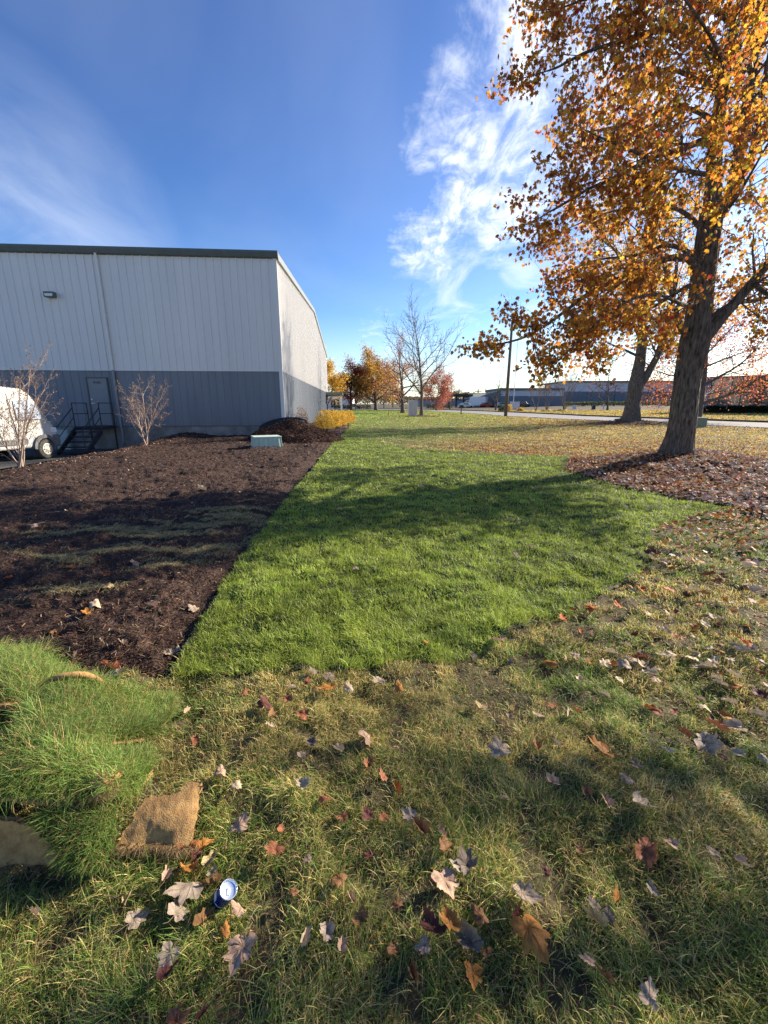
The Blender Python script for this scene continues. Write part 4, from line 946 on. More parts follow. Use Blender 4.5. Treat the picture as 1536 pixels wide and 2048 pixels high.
# parked cars far off
def car(x, y, rz, col, label, truck=False):
    z0 = zt(x, y); c = empty('parked_car' if not truck else 'box_truck', (x, y, z0), rz, label, 'car' if not truck else 'truck', None if truck else 'cars parked by the far buildings')
    m = mat('paint_' + col, dict(white=(.7,.7,.7), red=(.35,.03,.03), silver=(.4,.42,.44), dark=(.04,.045,.05))[col], .3, spec=.5)
    if truck: pf = [(-3.4,.5),(-3.4,3.2),(1.6,3.2),(1.6,2.3),(2.6,2.2),(3.2,1.4),(3.4,.5)]; h_ = 1.15
    else: pf = [(-2.2,.35),(-2.25,.9),(-1.9,.98),(-1.3,1.42),(.4,1.45),(1.0,.98),(2.1,.82),(2.25,.4)]; h_ = .88
    MB().prism(pf, -h_, h_).build('body', m, c, bevel=.06)
    gp = [(-1.15,1.0),(-1.1,1.36),(.35,1.38),(.78,1.0)] if not truck else [(1.75,1.5),(1.75,2.1),(2.5,2.05),(2.9,1.5)]
    MB().prism(gp, -h_-.01, h_+.01).build('window', mat('car_glass', (.02,.025,.03), .08, spec=.8), c)
    for wx in ((-1.35,1.35) if not truck else (-2.2,2.2)):
        for sy in (-1, 1): MB().lathe([(.15,-.1),(.33,-.1),(.33,.1),(.15,.1)], (wx, sy*(h_-.08), .33), 16, 'y').build('wheel', mat('car_tyre', (.02,.02,.02), .8), c)
for px, Y, rz, col, lb in ((932,132,.2,'white','white car parked under the dark canopy edge'),(976,134,.1,'red','red car parked in front of the grey workshop'),(1006,126,.0,'silver','silver car parked left of the white sign'),(708,118,.1,'white','white car behind the burgundy tree trunk'),(1046,128,.15,'dark','dark car parked right of the white sign')):
    p = P(px, 812, Y); car(p[0], Y, rz, col, lb)
p = P(951, 812, 138); car(p[0], 138, 2.6, 'white', 'small white box truck in front of the grey workshop', True)
# far wooded ridge closing the horizon
V = []; g = np.random.default_rng(9)
n = 48000; a = np.radians(g.uniform(-70, 70, n)); r = g.uniform(330, 380, n); hh_ = (4 + 7*fbm(a*25, a*0, 1, 4, 77)) * g.random(n)**.6
x = r*np.sin(a); y = r*np.cos(a)
leaves_mesh('far_treeline', np.column_stack([x, y, terr(x, y)+hh_]), 1.3, palette(n, [((.10,.08,.06),3),((.12,.09,.05),2),((.07,.075,.04),2)], g, .2), m_leafT, g, simple=True)
tag(bpy.data.objects['far_treeline'], 'distant brown wooded line along the horizon', 'woods', kind='stuff')
# ------------------------------------------------------------ grass
m_grass = mat('grass_blade', (1,1,1), .55, attr='Col', trans=.30, spec=.35)
m_litter = mat('dry_leaf', (1,1,1), .7, attr='Col', trans=.15, spec=.2)
def blades(name, Pt, h, w, az, lean, col, segs, m, parent=None, up=None, face=None, rng=RNG, curl=None):
    n = len(Pt)
    if n == 0: return None
    d = np.stack([np.cos(az), np.sin(az), np.zeros(n)], 1); U = np.tile([0, 0, 1.], (n, 1)) if up is None else up
    fa = rng.random(n) * math.pi if face is None else face
    wd = np.stack([np.cos(fa), np.sin(fa), np.zeros(n)], 1)
    V = np.zeros((n, 2*segs+1, 3), np.float32)
    side = np.cross(d, U); cu = np.zeros(n) if curl is None else curl
    for s in range(segs + 1):
        t = s / segs; ang = lean * (t * .9 + .25)
        hor = np.sin(ang) * t * h; ver = np.cos(ang * .9) * t * h
        c = Pt + d * hor[:, None] + U * ver[:, None] + side * (cu * h * t * t)[:, None]
        if s < segs:
            ww = (w * (1 - .55 * t) * .5)[:, None] * wd; V[:, 2*s] = c - ww; V[:, 2*s+1] = c + ww
        else: V[:, 2*segs] = c
    T = []
    for s in range(segs - 1):
        a = 2*s; T += [(a, a+1, a+3), (a, a+3, a+2)]
    a = 2*(segs-1); T.append((a, a+1, a+2)); T = np.array(T)
    T = T[None] + (np.arange(n) * (2*segs+1))[:, None, None]
    return big_mesh(name, V.reshape(-1, 3), T.reshape(-1, 3), m, parent, col=np.repeat(col, 2*segs+1, 0))
def scatter(K, r0, r1, cap, amax=50):
    # world-anchored points, thinner with distance
    rs = np.geomspace(r0, r1, 60); out = []
    for i in range(59):
        ra, rb = rs[i], rs[i+1]; rm = (ra + rb) / 2; dens = min(cap, K / rm ** 2)
        am = 84 if rm < 9 else amax
        n = int(dens * math.radians(2*am) * (rb*rb - ra*ra) / 2)
        r = np.sqrt(RNG.uniform(ra*ra, rb*rb, n)); a = np.radians(RNG.uniform(-am, am, n)); out.append(np.stack([r*np.sin(a), r*np.cos(a), r], 1))
    return np.concatenate(out)
S = scatter(105000, .42, 95, 42000)
x, y, r = S.T
jx = (fbm(x, y, 4.5, 3, 91) - .5) * .22; jy = (fbm(x, y, 4.5, 3, 94) - .5) * .22
insod = inpoly(x + jx, y + jy, SOD); inbed = inpoly(x + jx*.6, y + jy*.6, BED) & (y < 38); 
nr_u = np.array(near)
def roadside(x, y):      # signed distance right of the near kerb
    d2 = np.full(len(x), 1e9); sd_ = np.zeros(len(x))
    for i in range(0, len(near) - 1):
        a = near[i]; b = near[i+1]; ab = b-a; t = np.clip(((x-a[0])*ab[0]+(y-a[1])*ab[1])/(ab@ab), 0, 1); dx = x-a[0]-t*ab[0]; dy = y-a[1]-t*ab[1]; dd = dx*dx+dy*dy
        m = dd < d2; d2 = np.where(m, dd, d2); sd_ = np.where(m, dx*nrm[i][0]+dy*nrm[i][1], sd_)
    return sd_
rd = roadside(x, y); onroad = (rd > -.2) & (rd < 8.6)
inring = inpoly(x, y, RING) | ((((x-TREE2[0])/3.3)**2 + ((y-TREE2[1])/2.1)**2) < 1) | ((((x-MID[0])/2.)**2 + ((y-MID[1])/1.6)**2) < 1)
bA = np.array([C0[0], C0[1]]); rel = np.stack([x, y], 1) - bA; inwh = (rel @ ex < 0.0) & (rel @ ey > -.1)
lot = (x < -11.9) & (y > -1) & (y < 75)
thin = ~((fbm(x, y, 7, 2, 65) < .40) & (RNG.random(len(x)) < np.where(insod, .42, .85)) & (r < 14))
ok = thin & ~inbed & ~onroad & ~inring & ~inwh & ~lot
x, y, r, insod = x[ok], y[ok], r[ok], insod[ok]
# colours
def mixc(a, b, t): return np.array(a)[None] * (1 - t[:, None]) + np.array(b)[None] * t[:, None]
n = len(x); u = RNG.random(n)
pn = fbm(x, y, 1.1, 3, 61); pn2 = fbm(x, y, 3.7, 2, 62)
straw = np.clip((pn - .42) * 3.0 + (pn2 - .5) * 1.6 + .32, 0.05, .95)
straw = np.where(r < 1.6, straw * .62 + .02, straw)            # the nearest turf is greener
green_o = mixc((.060,.105,.020), (.125,.170,.030), RNG.random(n)); straw_c = mixc((.30,.225,.075), (.36,.29,.12), RNG.random(n)); dead = mixc((.14,.085,.045), (.20,.13,.07), RNG.random(n))
cold = np.where((u < straw * .62)[:, None], straw_c, np.where((u > .90)[:, None], dead, green_o))
lush = sstep(15, 20, y) * sstep(.42, .16, x / y) * (rd[ok] < 0) * (.55 + .45 * (pn > .45))
cold = np.where((RNG.random(n) < lush * .85)[:, None], mixc((.10,.17,.025), (.15,.20,.035), RNG.random(n)), cold)
gsod = mixc((.060,.135,.020), (.125,.215,.030), np.clip(RNG.random(n)*.6 + pn2*.5, 0, 1)); gsod = np.where((u < .06)[:, None], straw_c*np.array([.36,.60,.6]), gsod)
gold = (sstep(9, 14, y) * sstep(-1, 5, x))[:, None] * (RNG.random((n, 1)) < .62) * (1 - lush * .85)[:, None]
cold = cold * (1 - gold) + mixc((.30,.22,.05), (.42,.27,.06), RNG.random(n)) * gold
cold = cold * (2.05 * (.45 + .5 * fbm(x, y, 2.6, 3, 78) + .62 * fbm(x, y, 8, 2, 79)))[:, None]; gsod = gsod * np.array([3.0, 2.02, 2.1]) * (.35 + .75 * fbm(x, y, 2.3, 3, 68) + .62 * fbm(x, y, 9, 2, 69))[:, None]  # noise mottling paints low sun and shade on tussocks into the blade colours
edge = np.where(insod, polydist(x, y, SOD), 0)
col = np.where(insod[:, None], gsod, cold)
clump = fbm(x, y, 9, 2, 63); hgt = np.where(insod, .047, .043) * (.45 + .95 * RNG.random(n)) * (.40 + 1.15 * clump) * (1 + .25*(r < 1.5))
hgt = np.maximum(hgt, r * .0016); wid = np.maximum(.0021, r * .00155) * (.7 + .6 * RNG.random(n))
az = fbm(x, y, 1.6, 2, 64) * 12 + RNG.normal(0, 1.5, n); lean = np.clip(RNG.normal(.95, .5, n), .05, 2.1); lean = np.where(insod, lean * .85, lean)
z = gz(x, y) + np.where(insod, .010, -.006)
Pt = np.stack([x, y, z], 1); nearm = r < 3.2
for nm, mk, sg_ in (('grass_near', nearm, 4), ('grass_far', ~nearm, 2)):
    o = blades(nm if False else 'lawn_grass', Pt[mk], hgt[mk], wid[mk], az[mk], lean[mk], col[mk], sg_, m_grass, curl=RNG.normal(0, .22, mk.sum()))
    tag(o, 'short green and straw coloured lawn grass', 'grass', kind='stuff')
print('blades', n)
# long stray blades in the nearest lawn
k = 2600; rr_ = np.sqrt(RNG.uniform(.35**2, 2.4**2, k)); aa_ = np.radians(RNG.uniform(-60, 60, k)); xs, ys = rr_*np.sin(aa_), rr_*np.cos(aa_)
pp_ = np.stack([xs, ys, gz(xs, ys)], 1); ok = ~inpoly(xs, ys, BED); pp_ = pp_[ok]; k = len(pp_)
o = blades('long_grass', pp_, RNG.uniform(.06, .13, k), RNG.uniform(.0018, .0032, k), RNG.random(k)*6.28, RNG.uniform(.9, 2.0, k), mixc((.07,.13,.03), (.28,.27,.12), RNG.random(k)**1.5), 6, m_grass, curl=RNG.normal(0, .5, k))
tag(o, 'longer stray grass blades arching over the nearest lawn', 'grass', kind='stuff')
# thatch between blades
k = 26000; rr_ = np.sqrt(RNG.uniform(.4**2, 3.4**2, k)); aa_ = np.radians(RNG.uniform(-80, 80, k)); xs, ys = rr_*np.sin(aa_), rr_*np.cos(aa_); ok = ~inpoly(xs, ys, BED) & ~inpoly(xs, ys, SOD); xs, ys = xs[ok], ys[ok]; k = len(xs)
o = blades('thatch', np.stack([xs, ys, gz(xs, ys)+RNG.uniform(0, .012, k)], 1), RNG.uniform(.02, .05, k), RNG.uniform(.0012, .0022, k), RNG.random(k)*6.28, np.full(k, 1.6)+RNG.normal(0, .15, k), mixc((.16,.11,.055), (.34,.25,.12), RNG.random(k)), 3, m_grass, curl=RNG.normal(0, .6, k))
tag(o, 'dry brown thatch between the grass blades', 'thatch', kind='stuff')

# ------------------------------------------------------------ mulch chips
def chips(name, x, y, z, L_, W_, cols, label, m=m_litter, tilt=.35):
    n = len(x); a = RNG.random(n)*6.28; d = np.stack([np.cos(a), np.sin(a), RNG.normal(0, tilt, n)], 1); s = np.stack([-np.sin(a), np.cos(a), RNG.normal(0, tilt, n)], 1)
    c = np.stack([x, y, z], 1); L2_ = (L_/2)[:, None]; W2_ = (W_/2)[:, None]
    nn = np.cross(d, s); nn /= np.linalg.norm(nn, axis=1)[:, None]; th = W2_*.35
    V = np.stack([c-d*L2_-s*W2_*.5, c+d*L2_*.9-s*W2_, c+d*L2_+s*W2_*.4, c-d*L2_*.8+s*W2_, c-d*L2_*.3+nn*th, c+d*L2_*.4+nn*th], 1)
    T = np.array([(0,1,4),(1,5,4),(1,2,5),(2,3,5),(3,4,5),(3,0,4)])[None] + (np.arange(n)*6)[:, None, None]
    o = big_mesh(name, V.reshape(-1,3), T.reshape(-1,3), m, col=np.repeat(cols, 6, 0)); tag(o, label, 'mulch', kind='stuff')
S = scatter(42000, 1.8, 40, 9000, 52); x, y, r = S.T; ok = inpoly(x, y, BED); x, y, r = x[ok], y[ok], r[ok]; n = len(x)
chc = palette(n, [((.022,.012,.008),6),((.065,.032,.019),4),((.15,.078,.046),1.8),((.32,.21,.13),.6)], RNG, .25)
chips('mulch_chips', x, y, bedz(x, y)+.006, np.maximum(.028, r*.0034)*(.5+RNG.random(n)*1.1), np.maximum(.006, r*.0014)*(.6+RNG.random(n)*.7), chc, 'dark shredded wood mulch strewn over the bed')
print('chips', n)
n = 14000; a = RNG.random(n)*6.28; q = np.sqrt(RNG.random(n)); x = HEAP[0]+2.5*q*np.cos(a); y = HEAP[1]+1.8*q*np.sin(a); ok = heap(x, y) > .01; x, y = x[ok], y[ok]; n = len(x)
chips('mulch_chips', x, y, heapz(x, y)+.008, .07*(.5+RNG.random(n)), .022*(.6+RNG.random(n)*.7), palette(n, [((.055,.028,.018),5),((.10,.05,.032),4),((.17,.095,.06),1.2)], RNG, .25), 'shredded bark covering the heap at the warehouse corner', tilt=.6)
# chips on the mulch ring
n = 16000; x = RNG.uniform(3, 16, n); y = RNG.uniform(5, 15, n); ok = inpoly(x, y, RING); x, y = x[ok], y[ok]; n = len(x)
chips('mulch_chips', x, y, gz(x, y)+.035, .05*(.5+RNG.random(n)), .016*(.6+RNG.random(n)), palette(n, [((.045,.025,.02),5),((.08,.045,.032),3)], RNG, .25), 'dark bark mulch under the nearest maple')
# dead turf remnants lying across the bed
n = 44000; xs = RNG.normal(0, 1, n); ys = RNG.normal(0, 1, n)
pc_ = [(G(360,1052), 1.15, .30, 3), (G(300,1078), 1.0, .22, 2), (G(420,1030), .6, .20, 1.4), (G(250,1105), 1.0, .2, 1.6), (G(60,1125), .45, .12, .8), (G(330,1098), .7, .18, 1.2), (G(190,1065), .8, .12, .8), (G(345,1128), .25, .07, .3), (G(120,1185), .5, .1, .4)]
w_ = np.array([q[3] for q in pc_]); w_ = w_/w_.sum(); ch = RNG.choice(len(pc_), n, p=w_)
x = np.array([pc_[i][0][0] for i in ch]) + xs*np.array([pc_[i][1] for i in ch])*.6; y = np.array([pc_[i][0][1] for i in ch]) + ys*np.array([pc_[i][2] for i in ch])*.8 + xs*.05
ok = inpoly(x, y, BED) & (fbm(x*.8, y*2.6, 3.0, 3, 71) > .50); x, y = x[ok], y[ok]; n = len(x)
o = blades('turf_remnants', np.stack([x, y, bedz(x, y)+.004], 1), RNG.uniform(.03, .09, n), RNG.uniform(.003, .007, n), RNG.normal(0, .9, n), RNG.uniform(1.1, 1.7, n), mixc((.28,.25,.10), (.52,.40,.21), RNG.random(n)), 2, m_grass, curl=RNG.normal(0,.5,n))
tag(o, 'remnants of dead turf raked across the mulch bed', 'dead grass', kind='stuff')
n = 1500; S = scatter(1500, 1.9, 12, 260, 50); x, y, r = S.T; ok = inpoly(x, y, BED); x, y = x[ok], y[ok]; n = len(x)
o = blades('loose_straw', np.stack([x, y, bedz(x, y)+.008], 1), RNG.uniform(.03, .10, n), RNG.uniform(.0015, .004, n), RNG.random(n)*6.28, RNG.uniform(1.3, 1.7, n), mixc((.20,.16,.09), (.45,.36,.22), RNG.random(n)), 2, m_grass, curl=RNG.normal(0,.7,n))
tag(o, 'loose straw pieces lying on the mulch', 'straw', kind='stuff')

# ------------------------------------------------------------ far litter (past the first 300 leaves)
LIT = [((.46,.18,.045),6),((.36,.13,.05),4),((.50,.30,.10),2),((.40,.30,.24),2.5),((.28,.08,.05),1),((.50,.42,.34),1.6)]
def litter(name, x, y, z, size, cols, label):
    n = len(x); leaves_mesh(name, np.stack([x, y, z], 1), size, cols, m_litter, RNG, flat=1, simple=False)
    tag(bpy.data.objects[name] if name in bpy.data.objects and 'kind' not in bpy.data.objects[name] else [o for o in bpy.data.objects if o.name.startswith(name) and 'kind' not in o][0], label, 'fallen leaves', kind='stuff')
S = scatter(34000, 4.0, 75, 620, 56); x, y, r = S.T
rd = roadside(x, y); ok = ~inpoly(x, y, BED) & ~inpoly(x, y, SOD) & ~((rd > .3) & (rd < 8)) & (x > -1.5)
x, y, r, rd = x[ok], y[ok], r[ok], rd[ok]
dt = np.hypot(x-TREE[0]-1.5, y-TREE[1]-1); dt2 = np.hypot(x-TREE2[0], (y-TREE2[1])*.8)
dens = np.clip(1.25 - dt/9.5, 0, 1) + np.clip(.85 - dt2/14, 0, 1) + .10*(rd > 8)
band = np.exp(-((y - (13.6 + .1*x))/2.2)**2) * (x > .2) * .9
dens = np.clip(dens + band, 0, 1) * np.clip(fbm(x, y, .8, 3, 81)*2.2-.3, 0.1, 1.3) * sstep(.5, 3.5, x) 
# bare of leaves in the lower foreground, where single leaves are laid out below
dens *= sstep(4.2, 7.5, r) * .85 + .15
ok = RNG.random(len(x)) < dens; x, y, r = x[ok], y[ok], r[ok]; n = len(x); print('litter', n)
litter('leaf_litter', x, y, gz(x, y)+np.where(inpoly(x, y, RING), .055, .045), np.maximum(.046, r*.0021)*(.7+.6*RNG.random(n)), palette(n, LIT, RNG, .2), 'mass of fallen orange and tan leaves on the lawn beyond the sod')
n = 21000; x = RNG.uniform(3.5, 17, n); y = RNG.uniform(5, 15, n); ok = inpoly(x, y, RING) & (fbm(x, y, 1.1, 2, 91) + .10*(x-6) + .05*(9-y) > .40) & ~((x < 8.3) & (y > 9.6)); x, y = x[ok], y[ok]; n = len(x)
litter('ring_litter', x, y, gz(x, y)+.06, .062*(.7+.6*RNG.random(n)), palette(n, [((.42,.33,.29),4),((.36,.24,.20),3),((.50,.44,.40),2),((.38,.10,.05),.9),((.50,.22,.06),.4)], RNG, .15), 'thick pale fallen leaves covering the mulch ring under the nearest maple')
S = scatter(700, 6, 22, 30, 50); x, y, r = S.T; ok = inpoly(x, y, BED) & (x < -2) & (RNG.random(len(x)) < (.25 + .75*sstep(8, 13, y))); x, y, r = x[ok], y[ok], r[ok]; n = len(x)
x2 = RNG.uniform(-12, -8.2, 1500); y2 = RNG.uniform(11, 19.5, 1500); x = np.concatenate([x, x2]); y = np.concatenate([y, y2]); n = len(x)
litter('bed_litter', x, y, bedz(x, y)+.02, .035*(.6+.6*RNG.random(n)), palette(n, [((.36,.20,.14),3),((.45,.33,.26),3),((.30,.13,.08),2)], RNG, .2), 'small pinkish leaf scraps over the far mulch bed')
print('far litter ok')

# ------------------------------------------------------------ cut turf pieces in the left foreground
m_back = mat('turf_backing', (.26,.14,.050), .95, (.46,.28,.11), 40, bump=.6, bscale=220, detail=8, bdist=.005)
def patch(ctrl, ku=14, kv=14):
    C = np.array([[GZ(a, b, h) for a, b, h in row] for row in ctrl])
    R_ = np.array([smooth_poly(row, max(2, int(ku*4/len(row)))) for row in C]); m_ = R_.shape[1]
    return np.array([smooth_poly(R_[:, j], kv) for j in range(m_)])        # [u][v][3]
def turf(ctrl, label, grass=0, back_up=False, hlen=.07, seed=0, edge=None, thick=.022, fray=0):
    g = np.random.default_rng(seed); root = empty('turf_piece', (0,0,0), 0, label, 'turf', 'cut turf pieces piled in the left foreground')
    S_ = patch(ctrl); nu, nv = S_.shape[:2]
    du = np.gradient(S_, axis=0); dv = np.gradient(S_, axis=1); N_ = np.cross(du, dv); N_ /= np.linalg.norm(N_, axis=2)[..., None] + 1e-9
    if N_[..., 2].mean() < 0: N_ = -N_
    jig = (fbm(S_[..., 0], S_[..., 1], 14, 3, seed)-.5)*(.006 if back_up else .030) + (fbm(S_[..., 0], S_[..., 1], 60, 2, seed+1)-.5)*(.004 if back_up else .010)
    top = S_ + N_*jig[..., None]
    top[:, 0, :2] += g.normal(0, .004, (nu, 2)); top[:, -1, :2] += g.normal(0, .006, (nu, 2)); top[0, :, :2] += g.normal(0, .004, (nv, 2)); top[-1, :, :2] += g.normal(0, .004, (nv, 2))
    bot = top - N_*thick
    V = np.concatenate([top.reshape(-1,3), bot.reshape(-1,3)]); i, j = np.meshgrid(np.arange(nu-1), np.arange(nv-1), indexing='ij'); a = (i*nv+j).ravel()
    Q = np.stack([a, a+nv, a+nv+1, a+1], 1); k = nu*nv; Q2 = Q[:, ::-1] + k; E = []
    rim = [(i_, 0) for i_ in range(nu)] + [(nu-1, j_) for j_ in range(1, nv)] + [(i_, nv-1) for i_ in range(nu-2, -1, -1)] + [(0, j_) for j_ in range(nv-2, 0, -1)]
    for q in range(len(rim)):
        a_ = rim[q][0]*nv+rim[q][1]; b_ = rim[(q+1) % len(rim)]; b_ = b_[0]*nv+b_[1]; E.append((a_, b_, b_+k, a_+k))
    big_mesh('soil_backing', V, np.concatenate([Q, Q2, np.array(E)]), m_back, root, smooth=True, nper=4)
    if grass:
        u_ = (.045+.91*g.random(grass))*(nu-1.001); v_ = (.06+.86*g.random(grass))*(nv-1.001); iu, iv = u_.astype(int), v_.astype(int); fu, fv = (u_-iu)[:, None], (v_-iv)[:, None]
        q = top[iu, iv]*(1-fu)*(1-fv)+top[iu+1, iv]*fu*(1-fv)+top[iu, iv+1]*(1-fu)*fv+top[iu+1, iv+1]*fu*fv; nn = N_[iu, iv]
        cl_ = fbm(q[:, 0], q[:, 1], 7, 2, seed+5)
        c = mixc((.070,.15,.035), (.17,.26,.06), np.clip(g.random(grass)*.7+cl_*.4, 0, 1)); c[g.random(grass) < .14] = (.24,.18,.08); c = c*(.45 + 1.0*fbm(q[:, 0], q[:, 1], 5, 3, seed+9))[:, None]*np.array([1.65,1.42,1.35])
        nn = nn*.6 + np.array([0,0,.4]); nn /= np.linalg.norm(nn, axis=1)[:, None]
        az_ = fbm(q[:, 0], q[:, 1], 3.0, 2, seed+6)*11 + g.normal(0, 1.4, grass)
        o = blades('grass', q, hlen*(.35+.85*g.random(grass)**1.2)*(.35+1.1*cl_), g.uniform(.0019, .0033, grass), az_, np.clip(g.normal(1.0, .45, grass), .1, 2.2), c, 5, m_grass, root, up=nn, rng=g, curl=g.normal(0, .3, grass)); o['kind'] = 'stuff'
    if fray:
        row = top[:, -1]; t = g.random(fray)*(nu-1.001); i_ = t.astype(int); q = row[i_]*(1-(t-i_))[:, None]+row[i_+1]*(t-i_)[:, None]
        o = blades('frayed_edge', q-np.array([0,0,.005]), g.uniform(.015, .045, fray), g.uniform(.001, .0022, fray), g.normal(-1.57, .8, fray), g.uniform(1.2, 2.3, fray), mixc((.16,.09,.04), (.36,.26,.13), g.random(fray)), 4, m_grass, root, rng=g, curl=g.normal(0,.6,fray)); o['kind'] = 'stuff'
    return root, top
turf([[(-130,1300,.05),(0,1300,.10),(70,1312,.09),(122,1352,.02)],[(-150,1345,.20),(0,1342,.22),(80,1352,.17),(150,1375,.05)],[(-170,1420,.22),(0,1415,.23),(90,1408,.18),(170,1405,.08)]],
     'humped grassy turf piece at the back left of the pile, touching the mulch bed', 10500, hlen=.10, seed=1)
_, tb_ = turf([[(60,1395,.17),(120,1366,.19),(185,1366,.15),(270,1392,.05),(352,1400,.015)],[(30,1435,.22),(130,1420,.22),(220,1425,.15),(300,1438,.05),(345,1430,.015)],[(0,1510,.24),(130,1492,.23),(210,1492,.16),(270,1485,.06),(300,1475,.02)]],
     'turf piece with a bare brown upper edge and bright sunlit grass', 11500, hlen=.085, seed=2, edge=True)
ed = [GZ(*q) for q in ((62,1384,.21),(95,1362,.235),(130,1352,.25),(165,1350,.235),(195,1359,.19),(218,1378,.12))]
rt = [o for o in bpy.data.objects if o.get('label', '').startswith('turf piece with a bare brown')][0]
MB().tube(smooth_poly(np.array(ed), 10), [.005+.011*math.sin(math.pi*i/50)**.6 for i in range(51)], 10).build('soil_edge', m_back, rt, smooth=True)
turf([[(-160,1490,.18),(0,1482,.20),(120,1486,.19),(230,1502,.13),(300,1512,.05)],[(-190,1545,.20),(0,1538,.22),(140,1532,.21),(240,1535,.15),(305,1550,.05)],[(-210,1605,.16),(0,1600,.19),(110,1605,.18),(205,1600,.13),(262,1590,.05)]],
     'largest grassy turf piece in the middle of the pile', 16500, hlen=.10, seed=3)
rt = [o for o in bpy.data.objects if o.get('label', '').startswith('largest grassy')][0]
nub = turf([[(180,1548,.21),(212,1541,.22),(240,1544,.20)],[(174,1566,.20),(205,1563,.22),(236,1557,.20)],[(184,1586,.185),(210,1582,.18),(230,1570,.175)]], 'small folded brown corner of turf poking out of the middle of the pile', 260, True, seed=4, fray=420, hlen=.05, thick=.012)
turf([[(85,1622,.15),(140,1618,.15),(195,1620,.13),(238,1612,.08)],[(112,1670,.10),(155,1672,.11),(195,1678,.09),(225,1680,.05)],[(150,1728,.02),(180,1738,.025),(205,1740,.02),(228,1730,.015)]],
     'low grassy turf piece between the two bare backing flaps', 4800, hlen=.08, seed=5)
turf([[(288,1596,.11),(318,1590,.11),(352,1585,.12),(376,1566,.13),(400,1560,.13)],[(262,1640,.09),(300,1636,.10),(335,1638,.10),(372,1630,.10),(396,1626,.09)],[(232,1692,.06),(270,1690,.06),(310,1688,.05),(345,1692,.05),(380,1698,.04)]],
     'tan turf flap turned bare side up, catching the sun', 0, True, seed=6, fray=900)
turf([[(-130,1640,.14),(0,1640,.15),(60,1655,.13),(105,1690,.07)],[(-140,1690,.07),(0,1685,.08),(70,1700,.06),(125,1712,.035)],[(-150,1738,.02),(0,1732,.02),(60,1730,.02),(137,1730,.015)]],
     'brown turf flap turned bare side up in the shade at the left edge', 0, True, seed=7, fray=300)

# ------------------------------------------------------------ blue drink can
ct = GZ(457, 1779, .062); m_blue = mat('can_blue', (.012,.025,.22), .25, (.02,.04,.32), 20, metal=.6, spec=.6); m_alu = mat('can_aluminium', (.78,.84,.90), .22, metal=.85)
can = empty('drink_can', (ct[0], ct[1], 0), 0, 'blue drink can with a pale silvery lid sunk in the grass', 'can')
MB().lathe([(.018,-.085),(.024,-.080),(.0262,-.070),(.0262,-.020),(.0245,-.010),(.0235,-.006)], (0,0,0), 32).build('body', m_blue, can, smooth=True)
MB().lathe([(.0235,-.006),(.0262,-.003),(.0268,.0015),(.0258,.003),(.0240,.0),(.0225,-.004),(.0215,-.0045),(.006,-.004),(.0,-.004)], (0,0,0), 40).build('lid', m_alu, can, smooth=True)
MB().box((-.005,-.013,-.0038),(.005,.004,-.0018), .0008).lathe([(.0,-.0035),(.003,-.0035),(.003,-.001),(0,-.001)], (0,.002,0), 12).build('pull_tab', m_alu, can)
MB().box((-.0265,-.012,-.05),(-.0255,.012,-.03)).add([(.0268*math.cos(t), .0268*math.sin(t), z) for z in (-.052,-.046) for t in np.linspace(-2.6,-.7,12)], [(i, i+1, i+13, i+12) for i in range(11)]).build('label_band', mat('can_white', (.6,.62,.68), .3), can)
can.location = tuple(ct); can.rotation_euler = (math.radians(20), math.radians(24), .4)
# ------------------------------------------------------------ single fallen maple leaves
half = [(.05,-.03),(.20,-.17),(.40,-.18),(.48,-.06),(.62,.0),(.74,.14),(.62,.20),(.60,.32),(.47,.36),(.54,.47),(.70,.62),(.56,.64),(.52,.74),(.38,.68),(.28,.64),(.31,.80),(.22,.86),(.14,1.0),(0,1.2)]
outl = half + [(-a, b) for a, b in half[-2::-1]]
def resample(p, n):
    p = np.array(p + [p[0]], float); s = np.concatenate([[0], np.cumsum(np.linalg.norm(np.diff(p, axis=0), axis=1))]); t = np.linspace(0, s[-1], n, endpoint=False)
    return np.stack([np.interp(t, s, p[:, 0]), np.interp(t, s, p[:, 1])], 1)
OUT = resample(outl, 72); CEN = np.array([0, .22])
VT = [math.atan2(b-.22, a) for a, b in ((0,1.2),(.74,.66),(-.74,.66),(.84,.14),(-.84,.14))]
LC = {'g': ((.45,.35,.26),'pale grey'), 'p': ((.54,.36,.25),'pale pinkish tan'), 'w': ((.62,.48,.32),'whitish'), 'o': ((.46,.20,.05),'orange brown'), 'r': ((.36,.14,.07),'rust red'),
      'm': ((.15,.055,.045),'dark maroon'), 'b': ((.26,.13,.06),'brown'), 's': ((.24,.185,.14),'slate grey'), 'y': ((.55,.40,.20),'yellowish tan'), 'R': ((.55,.13,.03),'bright orange red')}
def leaf_mat(c, col):
    nm = 'leaf_' + LC[c][1].replace(' ', '_')
    if nm in _mats: return _mats[nm]
    m = mat(nm, col, .6, tuple(v*.62 for v in col), 55, bump=.5, bscale=90, trans=.12, spec=.12, bdist=.004, detail=4)
    nt = m.node_tree; b = nt.nodes['Principled BSDF']; src = b.inputs['Base Color'].links[0].from_socket
    a = nt.nodes.new('ShaderNodeAttribute'); a.attribute_name = 'Col'; mx = nt.nodes.new('ShaderNodeMix'); mx.data_type = 'RGBA'
    nt.links.new(a.outputs['Fac'], mx.inputs[0]); nt.links.new(src, mx.inputs[6]); mx.inputs[7].default_value = tuple(v*.42 for v in col) + (1,)
    nt.links.new(mx.outputs[2], b.inputs['Base Color'])
    return m
